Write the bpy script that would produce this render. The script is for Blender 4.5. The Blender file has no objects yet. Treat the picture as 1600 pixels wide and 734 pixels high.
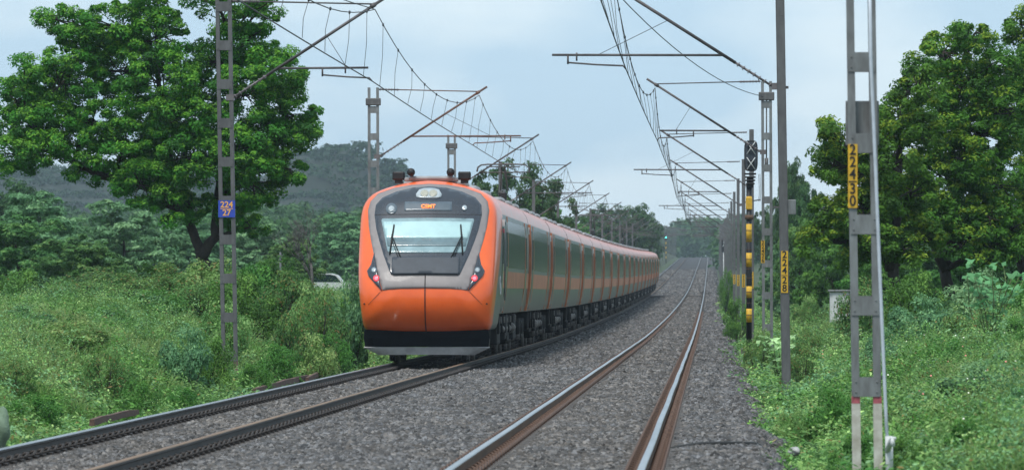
import bpy, math, random
import numpy as np
from mathutils import Vector, Matrix
from mathutils.geometry import delaunay_2d_cdt

random.seed(7)
RNG = np.random.default_rng(11)
SC = bpy.context.scene
COL = SC.collection
R = math.radians
F_PX = 8000.0
CAMX, CAMZ = 1.5, 1.59

# ------------------------------------------------------------------ camera, sky, sun, exposure
cam_d = bpy.data.cameras.new('camera')
cam = bpy.data.objects.new('camera', cam_d)
COL.objects.link(cam)
cam.location = (CAMX, 0, CAMZ)
cam.rotation_euler = (R(90) + math.atan(91 / F_PX), 0, math.atan(310 / F_PX))
cam_d.sensor_width = 36
cam_d.lens = 180.0
cam_d.clip_start = 1
cam_d.clip_end = 12000
cam_d.dof.use_dof = True
cam_d.dof.focus_distance = 112
cam_d.dof.aperture_fstop = 6.3
SC.camera = cam

w = bpy.data.worlds.new('World')
SC.world = w
w.use_nodes = True
nt = w.node_tree
nt.nodes.clear()
N, L = nt.nodes, nt.links
out = N.new('ShaderNodeOutputWorld')
bg = N.new('ShaderNodeBackground')
sky = N.new('ShaderNodeTexSky')
sky.sky_type = 'NISHITA'
sky.sun_disc = False
SUN_EL, SUN_AZ = R(62), R(205)          # compass-like azimuth, from +Y clockwise
sky.sun_elevation = SUN_EL
sky.sun_rotation = SUN_AZ
sky.air_density = 1.0
sky.dust_density = 1.5
tc = N.new('ShaderNodeTexCoord')
mp = N.new('ShaderNodeMapping')
mp.inputs['Scale'].default_value = (16, 16, 42)
mp.inputs['Location'].default_value = (1.2, 0.2, 0.75)
nz = N.new('ShaderNodeTexNoise')
nz.inputs['Scale'].default_value = 1.0
nz.inputs['Detail'].default_value = 5
nz.inputs['Roughness'].default_value = 0.45
rp = N.new('ShaderNodeValToRGB')
rp.color_ramp.elements[0].position = 0.42
rp.color_ramp.elements[0].color = (4.2, 5.8, 7.2, 1)
rp.color_ramp.elements[1].position = 0.60
rp.color_ramp.elements[1].color = (6.2, 7.35, 8.1, 1)
mx = N.new('ShaderNodeMix')
mx.data_type = 'RGBA'
mx.inputs[0].default_value = 0.88
L.new(tc.outputs['Generated'], mp.inputs['Vector'])
L.new(mp.outputs['Vector'], nz.inputs['Vector'])
L.new(nz.outputs['Fac'], rp.inputs['Fac'])
L.new(sky.outputs['Color'], mx.inputs[6])
L.new(rp.outputs['Color'], mx.inputs[7])
L.new(mx.outputs[2], bg.inputs['Color'])
bg.inputs['Strength'].default_value = 0.10
L.new(bg.outputs['Background'], out.inputs['Surface'])

sun_d = bpy.data.lights.new('sun', 'SUN')
sun = bpy.data.objects.new('sun', sun_d)
COL.objects.link(sun)
sun_d.energy = 2.0
sun_d.angle = R(16)
sun_d.color = (1.0, 0.96, 0.9)
sdir = Vector((math.sin(SUN_AZ) * math.cos(SUN_EL), math.cos(SUN_AZ) * math.cos(SUN_EL), math.sin(SUN_EL)))
sun.rotation_euler = sdir.to_track_quat('Z', 'Y').to_euler()

SC.view_settings.view_transform = 'Standard'
SC.view_settings.look = 'None'
SC.view_settings.exposure = 0.45
SC.view_settings.gamma = 1.0
SC.view_settings.use_curve_mapping = False
SC.cycles.use_denoising = True
SC.cycles.max_bounces = 6
SC.cycles.diffuse_bounces = 3
SC.cycles.glossy_bounces = 3
SC.cycles.transmission_bounces = 4
SC.cycles.transparent_max_bounces = 8
SC.cycles.volume_bounces = 1

# ------------------------------------------------------------------ profiles of the land
ZP = [(-200, 0), (0, 0), (170, 0.0), (260, .20), (370, .68), (486, 1.4), (600, 2.4), (716, 3.7), (900, 5.9),
      (1100, 8.3), (1269, 10.3), (1420, 11.7), (1550, 12.3), (1800, 12.5), (2600, 12.3), (5000, 12)]


def pchip(pts):
    x = np.array([p[0] for p in pts], float)
    y = np.array([p[1] for p in pts], float)
    h = np.diff(x)
    d = np.diff(y) / h
    m = np.zeros_like(x)
    m[0], m[-1] = d[0], d[-1]
    for i in range(1, len(x) - 1):
        if d[i - 1] * d[i] > 0:
            w1, w2 = 2 * h[i] + h[i - 1], h[i] + 2 * h[i - 1]
            m[i] = (w1 + w2) / (w1 / d[i - 1] + w2 / d[i])

    def f(q):
        q = np.clip(np.asarray(q, float), x[0], x[-1])
        k = np.clip(np.searchsorted(x, q) - 1, 0, len(x) - 2)
        t = (q - x[k]) / h[k]
        return ((2 * t**3 - 3 * t**2 + 1) * y[k] + (t**3 - 2 * t**2 + t) * h[k] * m[k]
                + (-2 * t**3 + 3 * t**2) * y[k + 1] + (t**3 - t**2) * h[k] * m[k + 1])
    return f


Zr = pchip(ZP)
LTX, LTZ = -5.27, -0.08               # left track: centre x and rail height against the right one
CROSS = pchip([(-3000, 2), (-60, .8), (-20, .9), (-15, 1.15), (-12, 1.05), (-10.5, .75), (-9, .25), (-8.2, -.15),
               (-7.5, -.42), (-6.7, -.5), (2.7, -.5), (3.1, -.42), (4.3, -.1), (6, .35), (9, .85), (13, 1.3),
               (20, 1.7), (60, 1.9), (3000, 3)])


def wob(x, y, s, ph=0.0):
    x = np.asarray(x, float) / s
    y = np.asarray(y, float) / s
    return (np.sin(1.7 * x + 1.3 * y + ph) + np.sin(-1.1 * x + 2.3 * y + 1.7 + 2 * ph)
            + np.sin(2.9 * x + .7 * y + 4.1 + ph) * .6 + np.sin(.6 * x - 3.1 * y + 2.2 - ph) * .5) / 3.1


def ground_z(x, y):
    x = np.asarray(x, float)
    y = np.asarray(y, float)
    off = np.maximum(np.maximum(x - 2.7, -6.6 - x), 0)
    amp = np.clip(off / 3, 0, 1)
    return Zr(y) + CROSS(x) + amp * (.17 * wob(x, y, 1.3) + .24 * wob(x, y, 5, 1.0)) + np.clip(off / 60, 0, 1) * .8 * wob(x, y, 50, 2.)


# ------------------------------------------------------------------ materials
MATS = {}


def mat(name, col, rough=.7, metal=0.0, var=.15, scale=6.0, bump=0.0, bscale=40.0, coat=0.0, spec=.5, emit=None,
        es=0.0, col2=None, stretch=None):
    if name in MATS:
        return MATS[name]
    m = bpy.data.materials.new(name)
    m.use_nodes = True
    t = m.node_tree
    b = t.nodes['Principled BSDF']
    b.inputs['Roughness'].default_value = rough
    b.inputs['Metallic'].default_value = metal
    b.inputs['Specular IOR Level'].default_value = spec
    b.inputs['Coat Weight'].default_value = coat
    b.inputs['Coat Roughness'].default_value = .08
    g = t.nodes.new('ShaderNodeNewGeometry')
    n = t.nodes.new('ShaderNodeTexNoise')
    n.inputs['Scale'].default_value = scale
    n.inputs['Detail'].default_value = 5
    n.inputs['Roughness'].default_value = .6
    src = t.nodes.new('ShaderNodeTexCoord').outputs['Object']
    if stretch:
        mpn = t.nodes.new('ShaderNodeMapping')
        mpn.inputs['Scale'].default_value = stretch
        t.links.new(src, mpn.inputs['Vector'])
        src = mpn.outputs['Vector']
    t.links.new(src, n.inputs['Vector'])
    r = t.nodes.new('ShaderNodeValToRGB')
    c2 = col2 if col2 else tuple(c * (1 - var * 2) for c in col)
    r.color_ramp.elements[0].position = .3
    r.color_ramp.elements[1].position = .7
    r.color_ramp.elements[0].color = (*c2, 1)
    r.color_ramp.elements[1].color = (*[min(1, c * (1 + (var if not col2 else 0))) for c in col], 1)
    t.links.new(n.outputs['Fac'], r.inputs['Fac'])
    t.links.new(r.outputs['Color'], b.inputs['Base Color'])
    if bump > 0:
        n2 = t.nodes.new('ShaderNodeTexNoise')
        n2.inputs['Scale'].default_value = bscale
        n2.inputs['Detail'].default_value = 4
        t.links.new(src, n2.inputs['Vector'])
        bp = t.nodes.new('ShaderNodeBump')
        bp.inputs['Strength'].default_value = bump
        bp.inputs['Distance'].default_value = .02
        t.links.new(n2.outputs['Fac'], bp.inputs['Height'])
        t.links.new(bp.outputs['Normal'], b.inputs['Normal'])
    if emit:
        b.inputs['Emission Color'].default_value = (*emit, 1)
        b.inputs['Emission Strength'].default_value = es
    MATS[name] = m
    return m


def leaf_mat(name, trans=.3, rough=.55, gain=1.0):
    if name in MATS:
        return MATS[name]
    m = bpy.data.materials.new(name)
    m.use_nodes = True
    t = m.node_tree
    b = t.nodes['Principled BSDF']
    o = t.nodes['Material Output']
    a = t.nodes.new('ShaderNodeAttribute')
    a.attribute_name = 'tint'
    b.inputs['Roughness'].default_value = rough
    b.inputs['Specular IOR Level'].default_value = .16
    hs = t.nodes.new('ShaderNodeHueSaturation')
    hs.inputs['Value'].default_value = gain
    oi = t.nodes.new('ShaderNodeObjectInfo')
    mr = t.nodes.new('ShaderNodeMapRange')
    mr.inputs['To Min'].default_value = .485
    mr.inputs['To Max'].default_value = .515
    t.links.new(oi.outputs['Random'], mr.inputs['Value'])
    t.links.new(mr.outputs['Result'], hs.inputs['Hue'])
    t.links.new(a.outputs['Color'], hs.inputs['Color'])
    t.links.new(hs.outputs['Color'], b.inputs['Base Color'])
    tr = t.nodes.new('ShaderNodeBsdfTranslucent')
    t.links.new(hs.outputs['Color'], tr.inputs['Color'])
    mxs = t.nodes.new('ShaderNodeMixShader')
    mxs.inputs[0].default_value = trans
    t.links.new(b.outputs['BSDF'], mxs.inputs[1])
    t.links.new(tr.outputs['BSDF'], mxs.inputs[2])
    t.links.new(mxs.outputs['Shader'], o.inputs['Surface'])
    MATS[name] = m
    return m


def attr_mat(name, rough=.9, bump=.5, bscale=60):
    m = bpy.data.materials.new(name)
    m.use_nodes = True
    t = m.node_tree
    b = t.nodes['Principled BSDF']
    a = t.nodes.new('ShaderNodeAttribute')
    a.attribute_name = 'tint'
    b.inputs['Roughness'].default_value = rough
    b.inputs['Specular IOR Level'].default_value = .3
    n = t.nodes.new('ShaderNodeTexNoise')
    n.inputs['Scale'].default_value = bscale
    mm = t.nodes.new('ShaderNodeMapRange')
    mm.inputs['To Min'].default_value = .6
    mm.inputs['To Max'].default_value = 1.4
    v = t.nodes.new('ShaderNodeVectorMath')
    v.operation = 'SCALE'
    g = t.nodes.new('ShaderNodeNewGeometry')
    t.links.new(g.outputs['Position'], n.inputs['Vector'])
    t.links.new(n.outputs['Fac'], mm.inputs['Value'])
    t.links.new(a.outputs['Color'], v.inputs[0])
    t.links.new(mm.outputs['Result'], v.inputs['Scale'])
    t.links.new(v.outputs['Vector'], b.inputs['Base Color'])
    MATS[name] = m
    return m


M_orange = mat('orange_paint', (.98, .155, .024), rough=.34, coat=.4, var=.05, scale=2.2, col2=(.86, .122, .018))
M_taupe = mat('taupe_paint', (.25, .22, .215), rough=.5, coat=.08, var=.06)
M_mask = mat('dark_mask', (.024, .030, .042), rough=.2, coat=.8, var=.1)
M_box = mat('slate_panel', (.045, .055, .07), rough=.6, coat=.0, var=.1)
M_green = mat('grey_green_paint', (.10, .135, .11), rough=.4, coat=.2, var=.12, scale=.6)
M_side = mat('grey_side_paint', (.10, .105, .10), rough=.3, coat=.5, var=.15, scale=.8)
M_orange2 = mat('dull_orange_paint', (.55, .19, .09), rough=.5, coat=.05, var=.15, scale=2)
M_roofo = mat('dusty_orange_roof', (.72, .15, .06), rough=.38, coat=.35, var=.2, scale=1.5, col2=(.55, .21, .13))
M_glass = mat('tinted_glass', (.010, .028, .024), rough=.12, coat=.0, var=.3, scale=.4, spec=.6)
M_black = mat('black_steel', (.012, .013, .015), rough=.55, var=.3, scale=4)
M_under = mat('underframe_grime', (.022, .019, .017), rough=.8, var=.4, scale=7, bump=.4, bscale=30, col2=(.007, .007, .007))
M_wheel = mat('worn_wheel_steel', (.30, .28, .26), rough=.6, metal=.2, var=.3, scale=12, col2=(.05, .04, .035))
M_skirt = mat('grey_plough_edge', (.36, .35, .35), rough=.8, var=.12, scale=5)
M_palescreen = mat('pale_screen_panel', (.42, .62, .62), rough=.2, coat=1.0, var=.08, scale=1.5)
M_dash = mat('teal_dashboard', (.13, .20, .22), rough=.2, coat=1.0, var=.15, scale=3)
M_lowglass = mat('lower_screen_glass', (.26, .38, .40), rough=.15, coat=1.0, var=.15, scale=3)
M_disp = mat('display_glass', (.09, .12, .145), rough=.2, coat=.6, var=.08)
M_led = mat('led_orange', (.9, .2, .03), emit=(1, .18, .03), es=1.6, var=0)
M_red = mat('tail_lamp_red', (.8, .02, .02), emit=(1, .06, .08), es=5.0, var=0)
M_redhalo = mat('red_lens', (.45, .02, .03), rough=.2, coat=1, emit=(1, .05, .07), es=.5, var=0)
M_lens = mat('lamp_lens', (.45, .50, .52), rough=.12, coat=1, var=.1, scale=30)
M_lensy = mat('headlamp_cluster', (.50, .48, .38), rough=.3, coat=1, var=.35, scale=60)
M_roofg = mat('roof_grey', (.33, .35, .36), rough=.55, var=.2, scale=3)
M_seam = mat('seam_black', (.02, .015, .015), rough=.6, var=0)
M_white = mat('white_paint', (.72, .73, .72), rough=.5, var=.1, scale=5, col2=(.5, .52, .5))
M_galv = mat('galvanised_steel', (.25, .265, .265), rough=.55, metal=.2, var=.18, scale=11, col2=(.13, .13, .128), stretch=(1, 1, .25))
M_galvd = mat('weathered_mast_steel', (.15, .15, .15), rough=.6, metal=.2, var=.2, scale=9, col2=(.09, .088, .09), stretch=(1, 1, .3))
M_tube = mat('cantilever_tube', (.13, .12, .12), rough=.55, metal=.2, var=.3, scale=5, col2=(.07, .06, .06))
M_tuber = mat('rusty_cantilever_tube', (.22, .12, .085), rough=.7, var=.3, scale=5, col2=(.10, .06, .05))
M_ins = mat('insulator', (.16, .14, .14), rough=.3, var=.1)
M_wire = mat('overhead_wire', (.05, .052, .055), rough=.6, var=.1)
M_yel = mat('yellow_plate', (.78, .46, .02), rough=.6, var=.08, scale=22, col2=(.50, .29, .03))
M_blue = mat('blue_plate', (.03, .07, .42), rough=.5, var=.1)
M_ink = mat('black_lettering', (.012, .012, .012), rough=.6, var=0)
M_yink = mat('orange_lettering', (.85, .42, .10), rough=.6, var=0)
M_redp = mat('faded_red_band', (.42, .10, .12), rough=.7, var=.25, scale=20)
M_cream = mat('whitewashed_base', (.62, .60, .54), rough=.85, var=.2, scale=8, col2=(.36, .33, .27))
M_brownb = mat('brown_mast_base', (.20, .14, .11), rough=.8, var=.2, scale=8)
M_conc = mat('sleeper_concrete', (.17, .155, .145), rough=.9, var=.2, scale=12, bump=.4)
M_rust = mat('rail_rust', (.17, .095, .055), rough=.8, var=.3, scale=5, col2=(.085, .052, .036), bump=.25, bscale=60, stretch=(1, .15, 1))
M_rustd = mat('rail_grime', (.075, .065, .058), rough=.7, var=.25, scale=5, col2=(.04, .037, .036), bump=.2, bscale=60, stretch=(1, .15, 1))
M_top = mat('polished_rail_head', (.42, .43, .44), rough=.33, metal=.9, var=.12, scale=3, stretch=(1, .1, 1))
M_topb = mat('browned_rail_head', (.22, .13, .07), rough=.6, metal=.1, var=.12, scale=3, stretch=(1, .1, 1))
M_clip = mat('rusty_clip', (.13, .075, .052), rough=.75, var=.3, scale=40)
M_clipd = mat('dark_clip', (.05, .040, .035), rough=.75, var=.3, scale=40)
M_bark = mat('bark', (.045, .036, .030), rough=.95, var=.3, scale=9, bump=.8, bscale=25, stretch=(1, 1, .3))
M_barkp = mat('pale_bark', (.13, .12, .11), rough=.95, var=.3, scale=9)
M_leaf = leaf_mat('foliage', gain=1.95)
M_grass = leaf_mat('grass_blades', trans=.4, rough=.7, gain=1.7)
M_stone = attr_mat('ballast_stone')


def add_bands(m, col, scale, lo, hi, fac=1.0):
    """Second procedural layer: patches of another natural colour."""
    t = m.node_tree
    b = t.nodes['Principled BSDF']
    old = b.inputs['Base Color'].links[0].from_socket
    g = t.nodes.new('ShaderNodeNewGeometry')
    n = t.nodes.new('ShaderNodeTexNoise')
    n.inputs['Scale'].default_value = scale
    n.inputs['Detail'].default_value = 6
    t.links.new(g.outputs['Position'], n.inputs['Vector'])
    mr = t.nodes.new('ShaderNodeMapRange')
    mr.inputs['From Min'].default_value = lo
    mr.inputs['From Max'].default_value = hi
    mr.inputs['To Max'].default_value = fac
    t.links.new(n.outputs['Fac'], mr.inputs['Value'])
    x = t.nodes.new('ShaderNodeMix')
    x.data_type = 'RGBA'
    t.links.new(mr.outputs['Result'], x.inputs[0])
    t.links.new(old, x.inputs[6])
    x.inputs[7].default_value = (*col, 1)
    t.links.new(x.outputs[2], b.inputs['Base Color'])


M_ground = mat('soil_and_low_growth', (.055, .085, .03), rough=1, var=.3, scale=1.5, bump=.6, bscale=6, col2=(.03, .05, .018))
add_bands(M_ground, (.10, .09, .06), .35, .55, .7, .6)
M_ballast = mat('ballast_bed', (.045, .044, .046), rough=1, var=.3, scale=14, bump=1.0, bscale=14, col2=(.03, .03, .031))
add_bands(M_ballast, (.052, .045, .043), .5, .45, .65, .7)
M_hill = mat('hill_scrub', (.018, .030, .016), rough=1, var=.3, scale=.08, col2=(.009, .016, .009))


# ------------------------------------------------------------------ mesh helpers
class MB:
    def __init__(self):
        self.v, self.f, self.mi, self.sm = [], [], [], []

    def add(self, vs, fs, mi=0, smooth=False):
        o = len(self.v)
        self.v += [tuple(p) for p in vs]
        self.f += [tuple(o + i for i in f) for f in fs]
        self.mi += [mi] * len(fs)
        self.sm += [smooth] * len(fs)
        return self

    def box(self, c, s, mi=0, bev=0.0, rot=None):
        x, y, z = s[0] / 2, s[1] / 2, s[2] / 2
        if bev <= 0:
            vs = [(-x, -y, -z), (x, -y, -z), (x, y, -z), (-x, y, -z), (-x, -y, z), (x, -y, z), (x, y, z), (-x, y, z)]
            fs = [(0, 3, 2, 1), (4, 5, 6, 7), (0, 1, 5, 4), (1, 2, 6, 5), (2, 3, 7, 6), (3, 0, 4, 7)]
        else:
            b = min(bev, x * .9, y * .9, z * .9)
            vs, fs = [], []
            ring = lambda zz, i: [(-x + b + i, -y + i, zz), (x - b - i, -y + i, zz), (x - i, -y + b + i, zz), (x - i, y - b - i, zz),
                                  (x - b - i, y - i, zz), (-x + b + i, y - i, zz), (-x + i, y - b - i, zz), (-x + i, -y + b + i, zz)]
            for zz, i in ((-z, b * .5), (-z + b, 0), (z - b, 0), (z, b * .5)):
                vs += ring(zz, i)
            for k in range(3):
                for j in range(8):
                    fs.append((k * 8 + j, k * 8 + (j + 1) % 8, k * 8 + 8 + (j + 1) % 8, k * 8 + 8 + j))
            fs.append(tuple(range(7, -1, -1)))
            fs.append(tuple(range(24, 32)))
        if rot is not None:
            vs = [tuple(rot @ Vector(p)) for p in vs]
        return self.add([(p[0] + c[0], p[1] + c[1], p[2] + c[2]) for p in vs], fs, mi)

    def tube(self, pts, r, n=8, mi=0, caps=True):
        pts = [Vector(p) for p in pts]
        rs = r if isinstance(r, (list, tuple)) else [r] * len(pts)
        vs, fs = [], []
        ref = None
        for i, p in enumerate(pts):
            d = (pts[min(i + 1, len(pts) - 1)] - pts[max(i - 1, 0)])
            if d.length < 1e-9:
                d = Vector((0, 0, 1))
            d.normalize()
            if ref is None:
                ref = Vector((0, 0, 1)) if abs(d.z) < .9 else Vector((1, 0, 0))
            a = d.cross(ref)
            if a.length < 1e-4:
                a = d.cross(Vector((0, 1, 0)))
            a.normalize()
            b = a.cross(d)
            ref = b
            for k in range(n):
                t = 2 * math.pi * k / n
                vs.append(p + (a * math.cos(t) + b * math.sin(t)) * rs[i])
        for i in range(len(pts) - 1):
            for k in range(n):
                fs.append((i * n + k, i * n + (k + 1) % n, (i + 1) * n + (k + 1) % n, (i + 1) * n + k))
        if caps:
            fs.append(tuple(range(n - 1, -1, -1)))
            m = (len(pts) - 1) * n
            fs.append(tuple(range(m, m + n)))
        return self.add(vs, fs, mi, True)

    def cyl(self, a, b, r, n=12, mi=0):
        return self.tube([a, b], r, n, mi)

    def prism(self, poly, y0, y1, mi=0):
        """poly in (x,z), extruded along y"""
        n = len(poly)
        vs = [(p[0], y0, p[1]) for p in poly] + [(p[0], y1, p[1]) for p in poly]
        fs = [(i, (i + 1) % n, n + (i + 1) % n, n + i) for i in range(n)]
        fs += [tuple(range(n - 1, -1, -1)), tuple(range(n, 2 * n))]
        return self.add(vs, fs, mi)

    def mesh(self, name, mats):
        me = bpy.data.meshes.new(name)
        me.from_pydata(self.v, [], self.f)
        for m in (mats if isinstance(mats, (list, tuple)) else [mats]):
            me.materials.append(m)
        me.polygons.foreach_set('material_index', self.mi)
        me.polygons.foreach_set('use_smooth', self.sm)
        me.update()
        return me

    def build(self, name, mats, parent=None, loc=None, fixn=True):
        me = self.mesh(name, mats)
        if fixn:
            import bmesh
            bm = bmesh.new()
            bm.from_mesh(me)
            bmesh.ops.recalc_face_normals(bm, faces=bm.faces)
            bm.to_mesh(me)
            bm.free()
        return link(name, me, parent, loc)


def link(name, data, parent=None, loc=None):
    o = bpy.data.objects.new(name, data)
    COL.objects.link(o)
    if loc is not None:
        o.location = loc
    if parent is not None:
        o.parent = parent
    return o


def tag(o, label, cat, group=None, kind=None):
    if label:
        o['label'] = label
    if cat:
        o['category'] = cat
    if group:
        o['group'] = group
    if kind:
        o['kind'] = kind
    return o


def empty(name, loc, label, cat, group=None, rot=(0, 0, 0)):
    o = link(name, None, None, loc)
    o.rotation_euler = rot
    o.empty_display_size = .3
    return tag(o, label, cat, group)


def children(o):
    return KIDS.get(o.name, [])


def copy_tree(o, parent=None, loc=None, rot=None, scale=None):
    c = o.copy()
    COL.objects.link(c)
    if parent is not None:
        c.parent = parent
    if loc is not None:
        c.location = loc
    if rot is not None:
        c.rotation_euler = rot
    if scale is not None:
        c.scale = scale
    for ch in list(o.children):
        copy_tree(ch, c)
    return c


def text_mb(s, size, name, m, parent, loc, ext=.003, sx=1.0, rot=(R(90), 0, 0)):
    cu = bpy.data.curves.new('t', 'FONT')
    cu.body = s
    cu.size = size
    cu.align_x = 'CENTER'
    cu.align_y = 'CENTER'
    cu.extrude = ext
    cu.offset = size * .018
    t = bpy.data.objects.new('t', cu)
    COL.objects.link(t)
    dg = bpy.context.evaluated_depsgraph_get()
    me = bpy.data.meshes.new_from_object(t.evaluated_get(dg))
    bpy.data.objects.remove(t)
    me.name = name
    me.materials.clear()
    me.materials.append(m)
    o = link(name, me, parent, loc)
    o.rotation_euler = rot
    o.scale = (sx, 1, 1)
    return o


def np_mesh(name, verts, faces, mat_, tint=None, smooth=False):
    """verts (n,3), faces (m,k) uniform k, tint (n,3)"""
    me = bpy.data.meshes.new(name)
    n, (m, k) = len(verts), faces.shape
    me.vertices.add(n)
    me.vertices.foreach_set('co', verts.astype(np.float32).ravel())
    me.loops.add(m * k)
    me.loops.foreach_set('vertex_index', faces.astype(np.int32).ravel())
    me.polygons.add(m)
    me.polygons.foreach_set('loop_start', np.arange(0, m * k, k, dtype=np.int32))
    me.polygons.foreach_set('loop_total', np.full(m, k, dtype=np.int32))
    if smooth:
        me.polygons.foreach_set('use_smooth', np.ones(m, dtype=bool))
    me.update(calc_edges=True)
    if tint is not None:
        a = me.attributes.new('tint', 'FLOAT_COLOR', 'POINT')
        c = np.ones((n, 4), np.float32)
        c[:, :3] = tint
        a.data.foreach_set('color', c.ravel())
    me.materials.append(mat_)
    return me


def unit(v):
    return v / np.maximum(np.linalg.norm(v, axis=-1, keepdims=True), 1e-9)


def leaf_geo(cen, nrm, size, asp=.5, droop=None):
    """rhombus leaves; returns verts, faces"""
    n = len(cen)
    r = RNG.normal(size=(n, 3))
    u = unit(np.cross(nrm, r))
    if droop is not None:
        u = unit(u + droop)
    v = unit(np.cross(nrm, u))
    s = size[:, None]
    V = np.empty((n, 4, 3))
    V[:, 0] = cen - u * s
    V[:, 1] = cen + v * s * asp - u * s * .15
    V[:, 2] = cen + u * s
    V[:, 3] = cen - v * s * asp - u * s * .15
    return V.reshape(-1, 3), np.arange(4 * n).reshape(n, 4)


def leaves_mesh(name, cen, nrm, size, tint, asp=.5, m=None, droop=None):
    V, Fc = leaf_geo(cen, nrm, size, asp, droop)
    return np_mesh(name, V, Fc, m or M_leaf, np.repeat(tint, 4, axis=0))


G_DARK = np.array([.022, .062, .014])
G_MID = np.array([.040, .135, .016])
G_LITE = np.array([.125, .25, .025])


def mixc(a, b, t):
    return a[None, :] * (1 - t[:, None]) + b[None, :] * t[:, None]


def clumps_to_leaves(cc, cr, nrm, per, leaf, dark=G_DARK, mid=G_MID, lite=G_LITE, flat=.7, litef=.35, brown=0.0):
    """cc clump centres (k,3), cr radii, nrm outward direction of each clump"""
    k = len(cc)
    n = k * per
    d = unit(RNG.normal(size=(n, 3)) + np.repeat(nrm, per, 0) * .55 + np.array([0, 0, .25]))
    rad = np.repeat(cr, per) * (RNG.random(n) ** .35)
    pos = np.repeat(cc, per, 0) + d * rad[:, None] * np.array([1, 1, flat])
    nn = unit(d * .8 + np.array([0, 0, .6]) + RNG.normal(size=(n, 3)) * .45)
    t = np.clip(np.repeat(RNG.random(k), per) * .75 + RNG.normal(size=n) * .16 + .12, 0, 1)
    c = mixc(dark, mid, np.clip(t * 1.6, 0, 1))
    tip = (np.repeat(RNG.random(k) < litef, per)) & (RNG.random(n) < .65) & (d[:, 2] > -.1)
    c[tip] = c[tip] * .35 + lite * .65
    if brown > 0:
        bmask = RNG.random(n) < brown
        c[bmask] = c[bmask] * .4 + np.array([.16, .07, .03]) * .6
    sz = (np.repeat(leaf, per) if isinstance(leaf, np.ndarray) else leaf) * (.6 + .8 * RNG.random(n))
    return pos, nn, sz, c


def limb_tube(mb, a, b, r0, r1, bend=.12, n=6, seg=5):
    a, b = Vector(a), Vector(b)
    Ld = (b - a).length
    off = Vector((random.uniform(-1, 1), random.uniform(-1, 1), random.uniform(-.2, .9))) * Ld * bend
    pts, rs = [], []
    for i in range(seg + 1):
        t = i / seg
        pts.append(a.lerp(b, t) + off * math.sin(math.pi * t) + Vector([random.uniform(-1, 1) * Ld * .012 for _ in range(3)]) * (0 < i < seg))
        rs.append(r0 * (1 - t) + r1 * t)
    mb.tube(pts, rs, n)
    return pts


def build_tree(name, loc, lobes, trunk_pts, trunk_r, label, cat='tree', group=None, leaf=.09, per=150, cr=(.28, .5),
               dens=2.2, tone=None, litef=.35, flat=.7, parts=('crown', 'trunk'), barkm=None, twigs=True, brown=0.0):
    """lobes: (x,y,z,r) local; trunk_pts: list of stems, each a list of (x,y,z)"""
    root = empty(name, loc, label, cat, group)
    dark, mid, lite = tone or (G_DARK, G_MID, G_LITE)
    P, NN, S, C = [], [], [], []
    tb = MB()
    ends = []
    for st in trunk_pts:
        k = len(st)
        dense, rs = [], []
        for i in range(k - 1):
            for j in range(4):
                t = j / 4
                dense.append(Vector(st[i]).lerp(Vector(st[i + 1]), t) + Vector((random.uniform(-1, 1), random.uniform(-1, 1), 0)) * trunk_r * .18)
                rs.append(trunk_r * (1 - .72 * (i + t) / (k - 1)) * (1.25 if (i + j) == 0 else 1))
        dense.append(Vector(st[-1]))
        rs.append(trunk_r * .28)
        tb.tube(dense, rs, 9)
        ends += [(p, r_) for p, r_ in zip(dense, rs)]
    for (x, y, z, r) in lobes:
        k = max(4, int(dens * 4 * r * r / (np.mean(cr) ** 2) * .55))
        d = unit(RNG.normal(size=(k, 3)))
        rr = r * (.45 + .55 * RNG.random(k) ** .4)
        cc = np.array([x, y, z]) + d * rr[:, None] * np.array([1, 1, .85])
        crr = cr[0] + (cr[1] - cr[0]) * RNG.random(k)
        p, nn, s, c = clumps_to_leaves(cc, crr, d, per, leaf, dark, mid, lite, flat, litef, brown)
        P.append(p); NN.append(nn); S.append(s); C.append(c)
        # limb from nearest lower stem point
        cen = Vector((x, y, z))
        best = min(ends, key=lambda e: (e[0] - cen).length + (2.5 if e[0].z > z else 0))
        pts = limb_tube(tb, best[0], cen, min(best[1] * .75, .03 + r * .09), .02, .1)
        if twigs:
            for q in range(0, k, max(1, k // 9)):
                limb_tube(tb, pts[random.randint(2, len(pts) - 1)], cc[q], .022, .006, .12, 4, 4)
    V, Fc = leaf_geo(np.concatenate(P), np.concatenate(NN), np.concatenate(S), .42)
    me = np_mesh(parts[0], V, Fc, M_leaf, np.repeat(np.concatenate(C), 4, axis=0))
    link(parts[0], me, root)
    tb.build(parts[1], barkm or M_bark, root, fixn=False)
    return root


def px(x, y, D):
    """where a pixel of the survey photograph lies at distance D along the line"""
    return np.array([CAMX + (x - 1110) / F_PX * D, D, CAMZ + (458 - y) / F_PX * D])


# ------------------------------------------------------------------ ground, hills, ballast
def sheet(name, xs, ys, zf, m, label=None, smooth=True):
    X, Y = np.meshgrid(xs, ys)
    Zv = zf(X, Y)
    V = np.stack([X, Y, Zv], -1).reshape(-1, 3)
    nx, ny = len(xs), len(ys)
    i = np.arange((ny - 1) * (nx - 1))
    r_, c_ = i // (nx - 1), i % (nx - 1)
    a = r_ * nx + c_
    Fc = np.stack([a, a + 1, a + nx + 1, a + nx], -1)
    o = link(name, np_mesh(name, V, Fc, m, smooth=smooth))
    return o


xs = np.unique(np.concatenate([np.linspace(-2500, -100, 30), np.linspace(-100, -20, 30), np.arange(-20, 20.01, .4),
                               np.linspace(20, 100, 30), np.linspace(100, 2500, 30)]))
ys = np.unique(np.concatenate([np.arange(-100, 40, 8.), np.arange(40, 200, .8), np.arange(200, 600, 4), np.arange(600, 1700, 12), np.linspace(1700, 3800, 40)]))
tag(sheet('ground', xs, ys, ground_z, M_ground), None, None, kind='structure')


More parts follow.
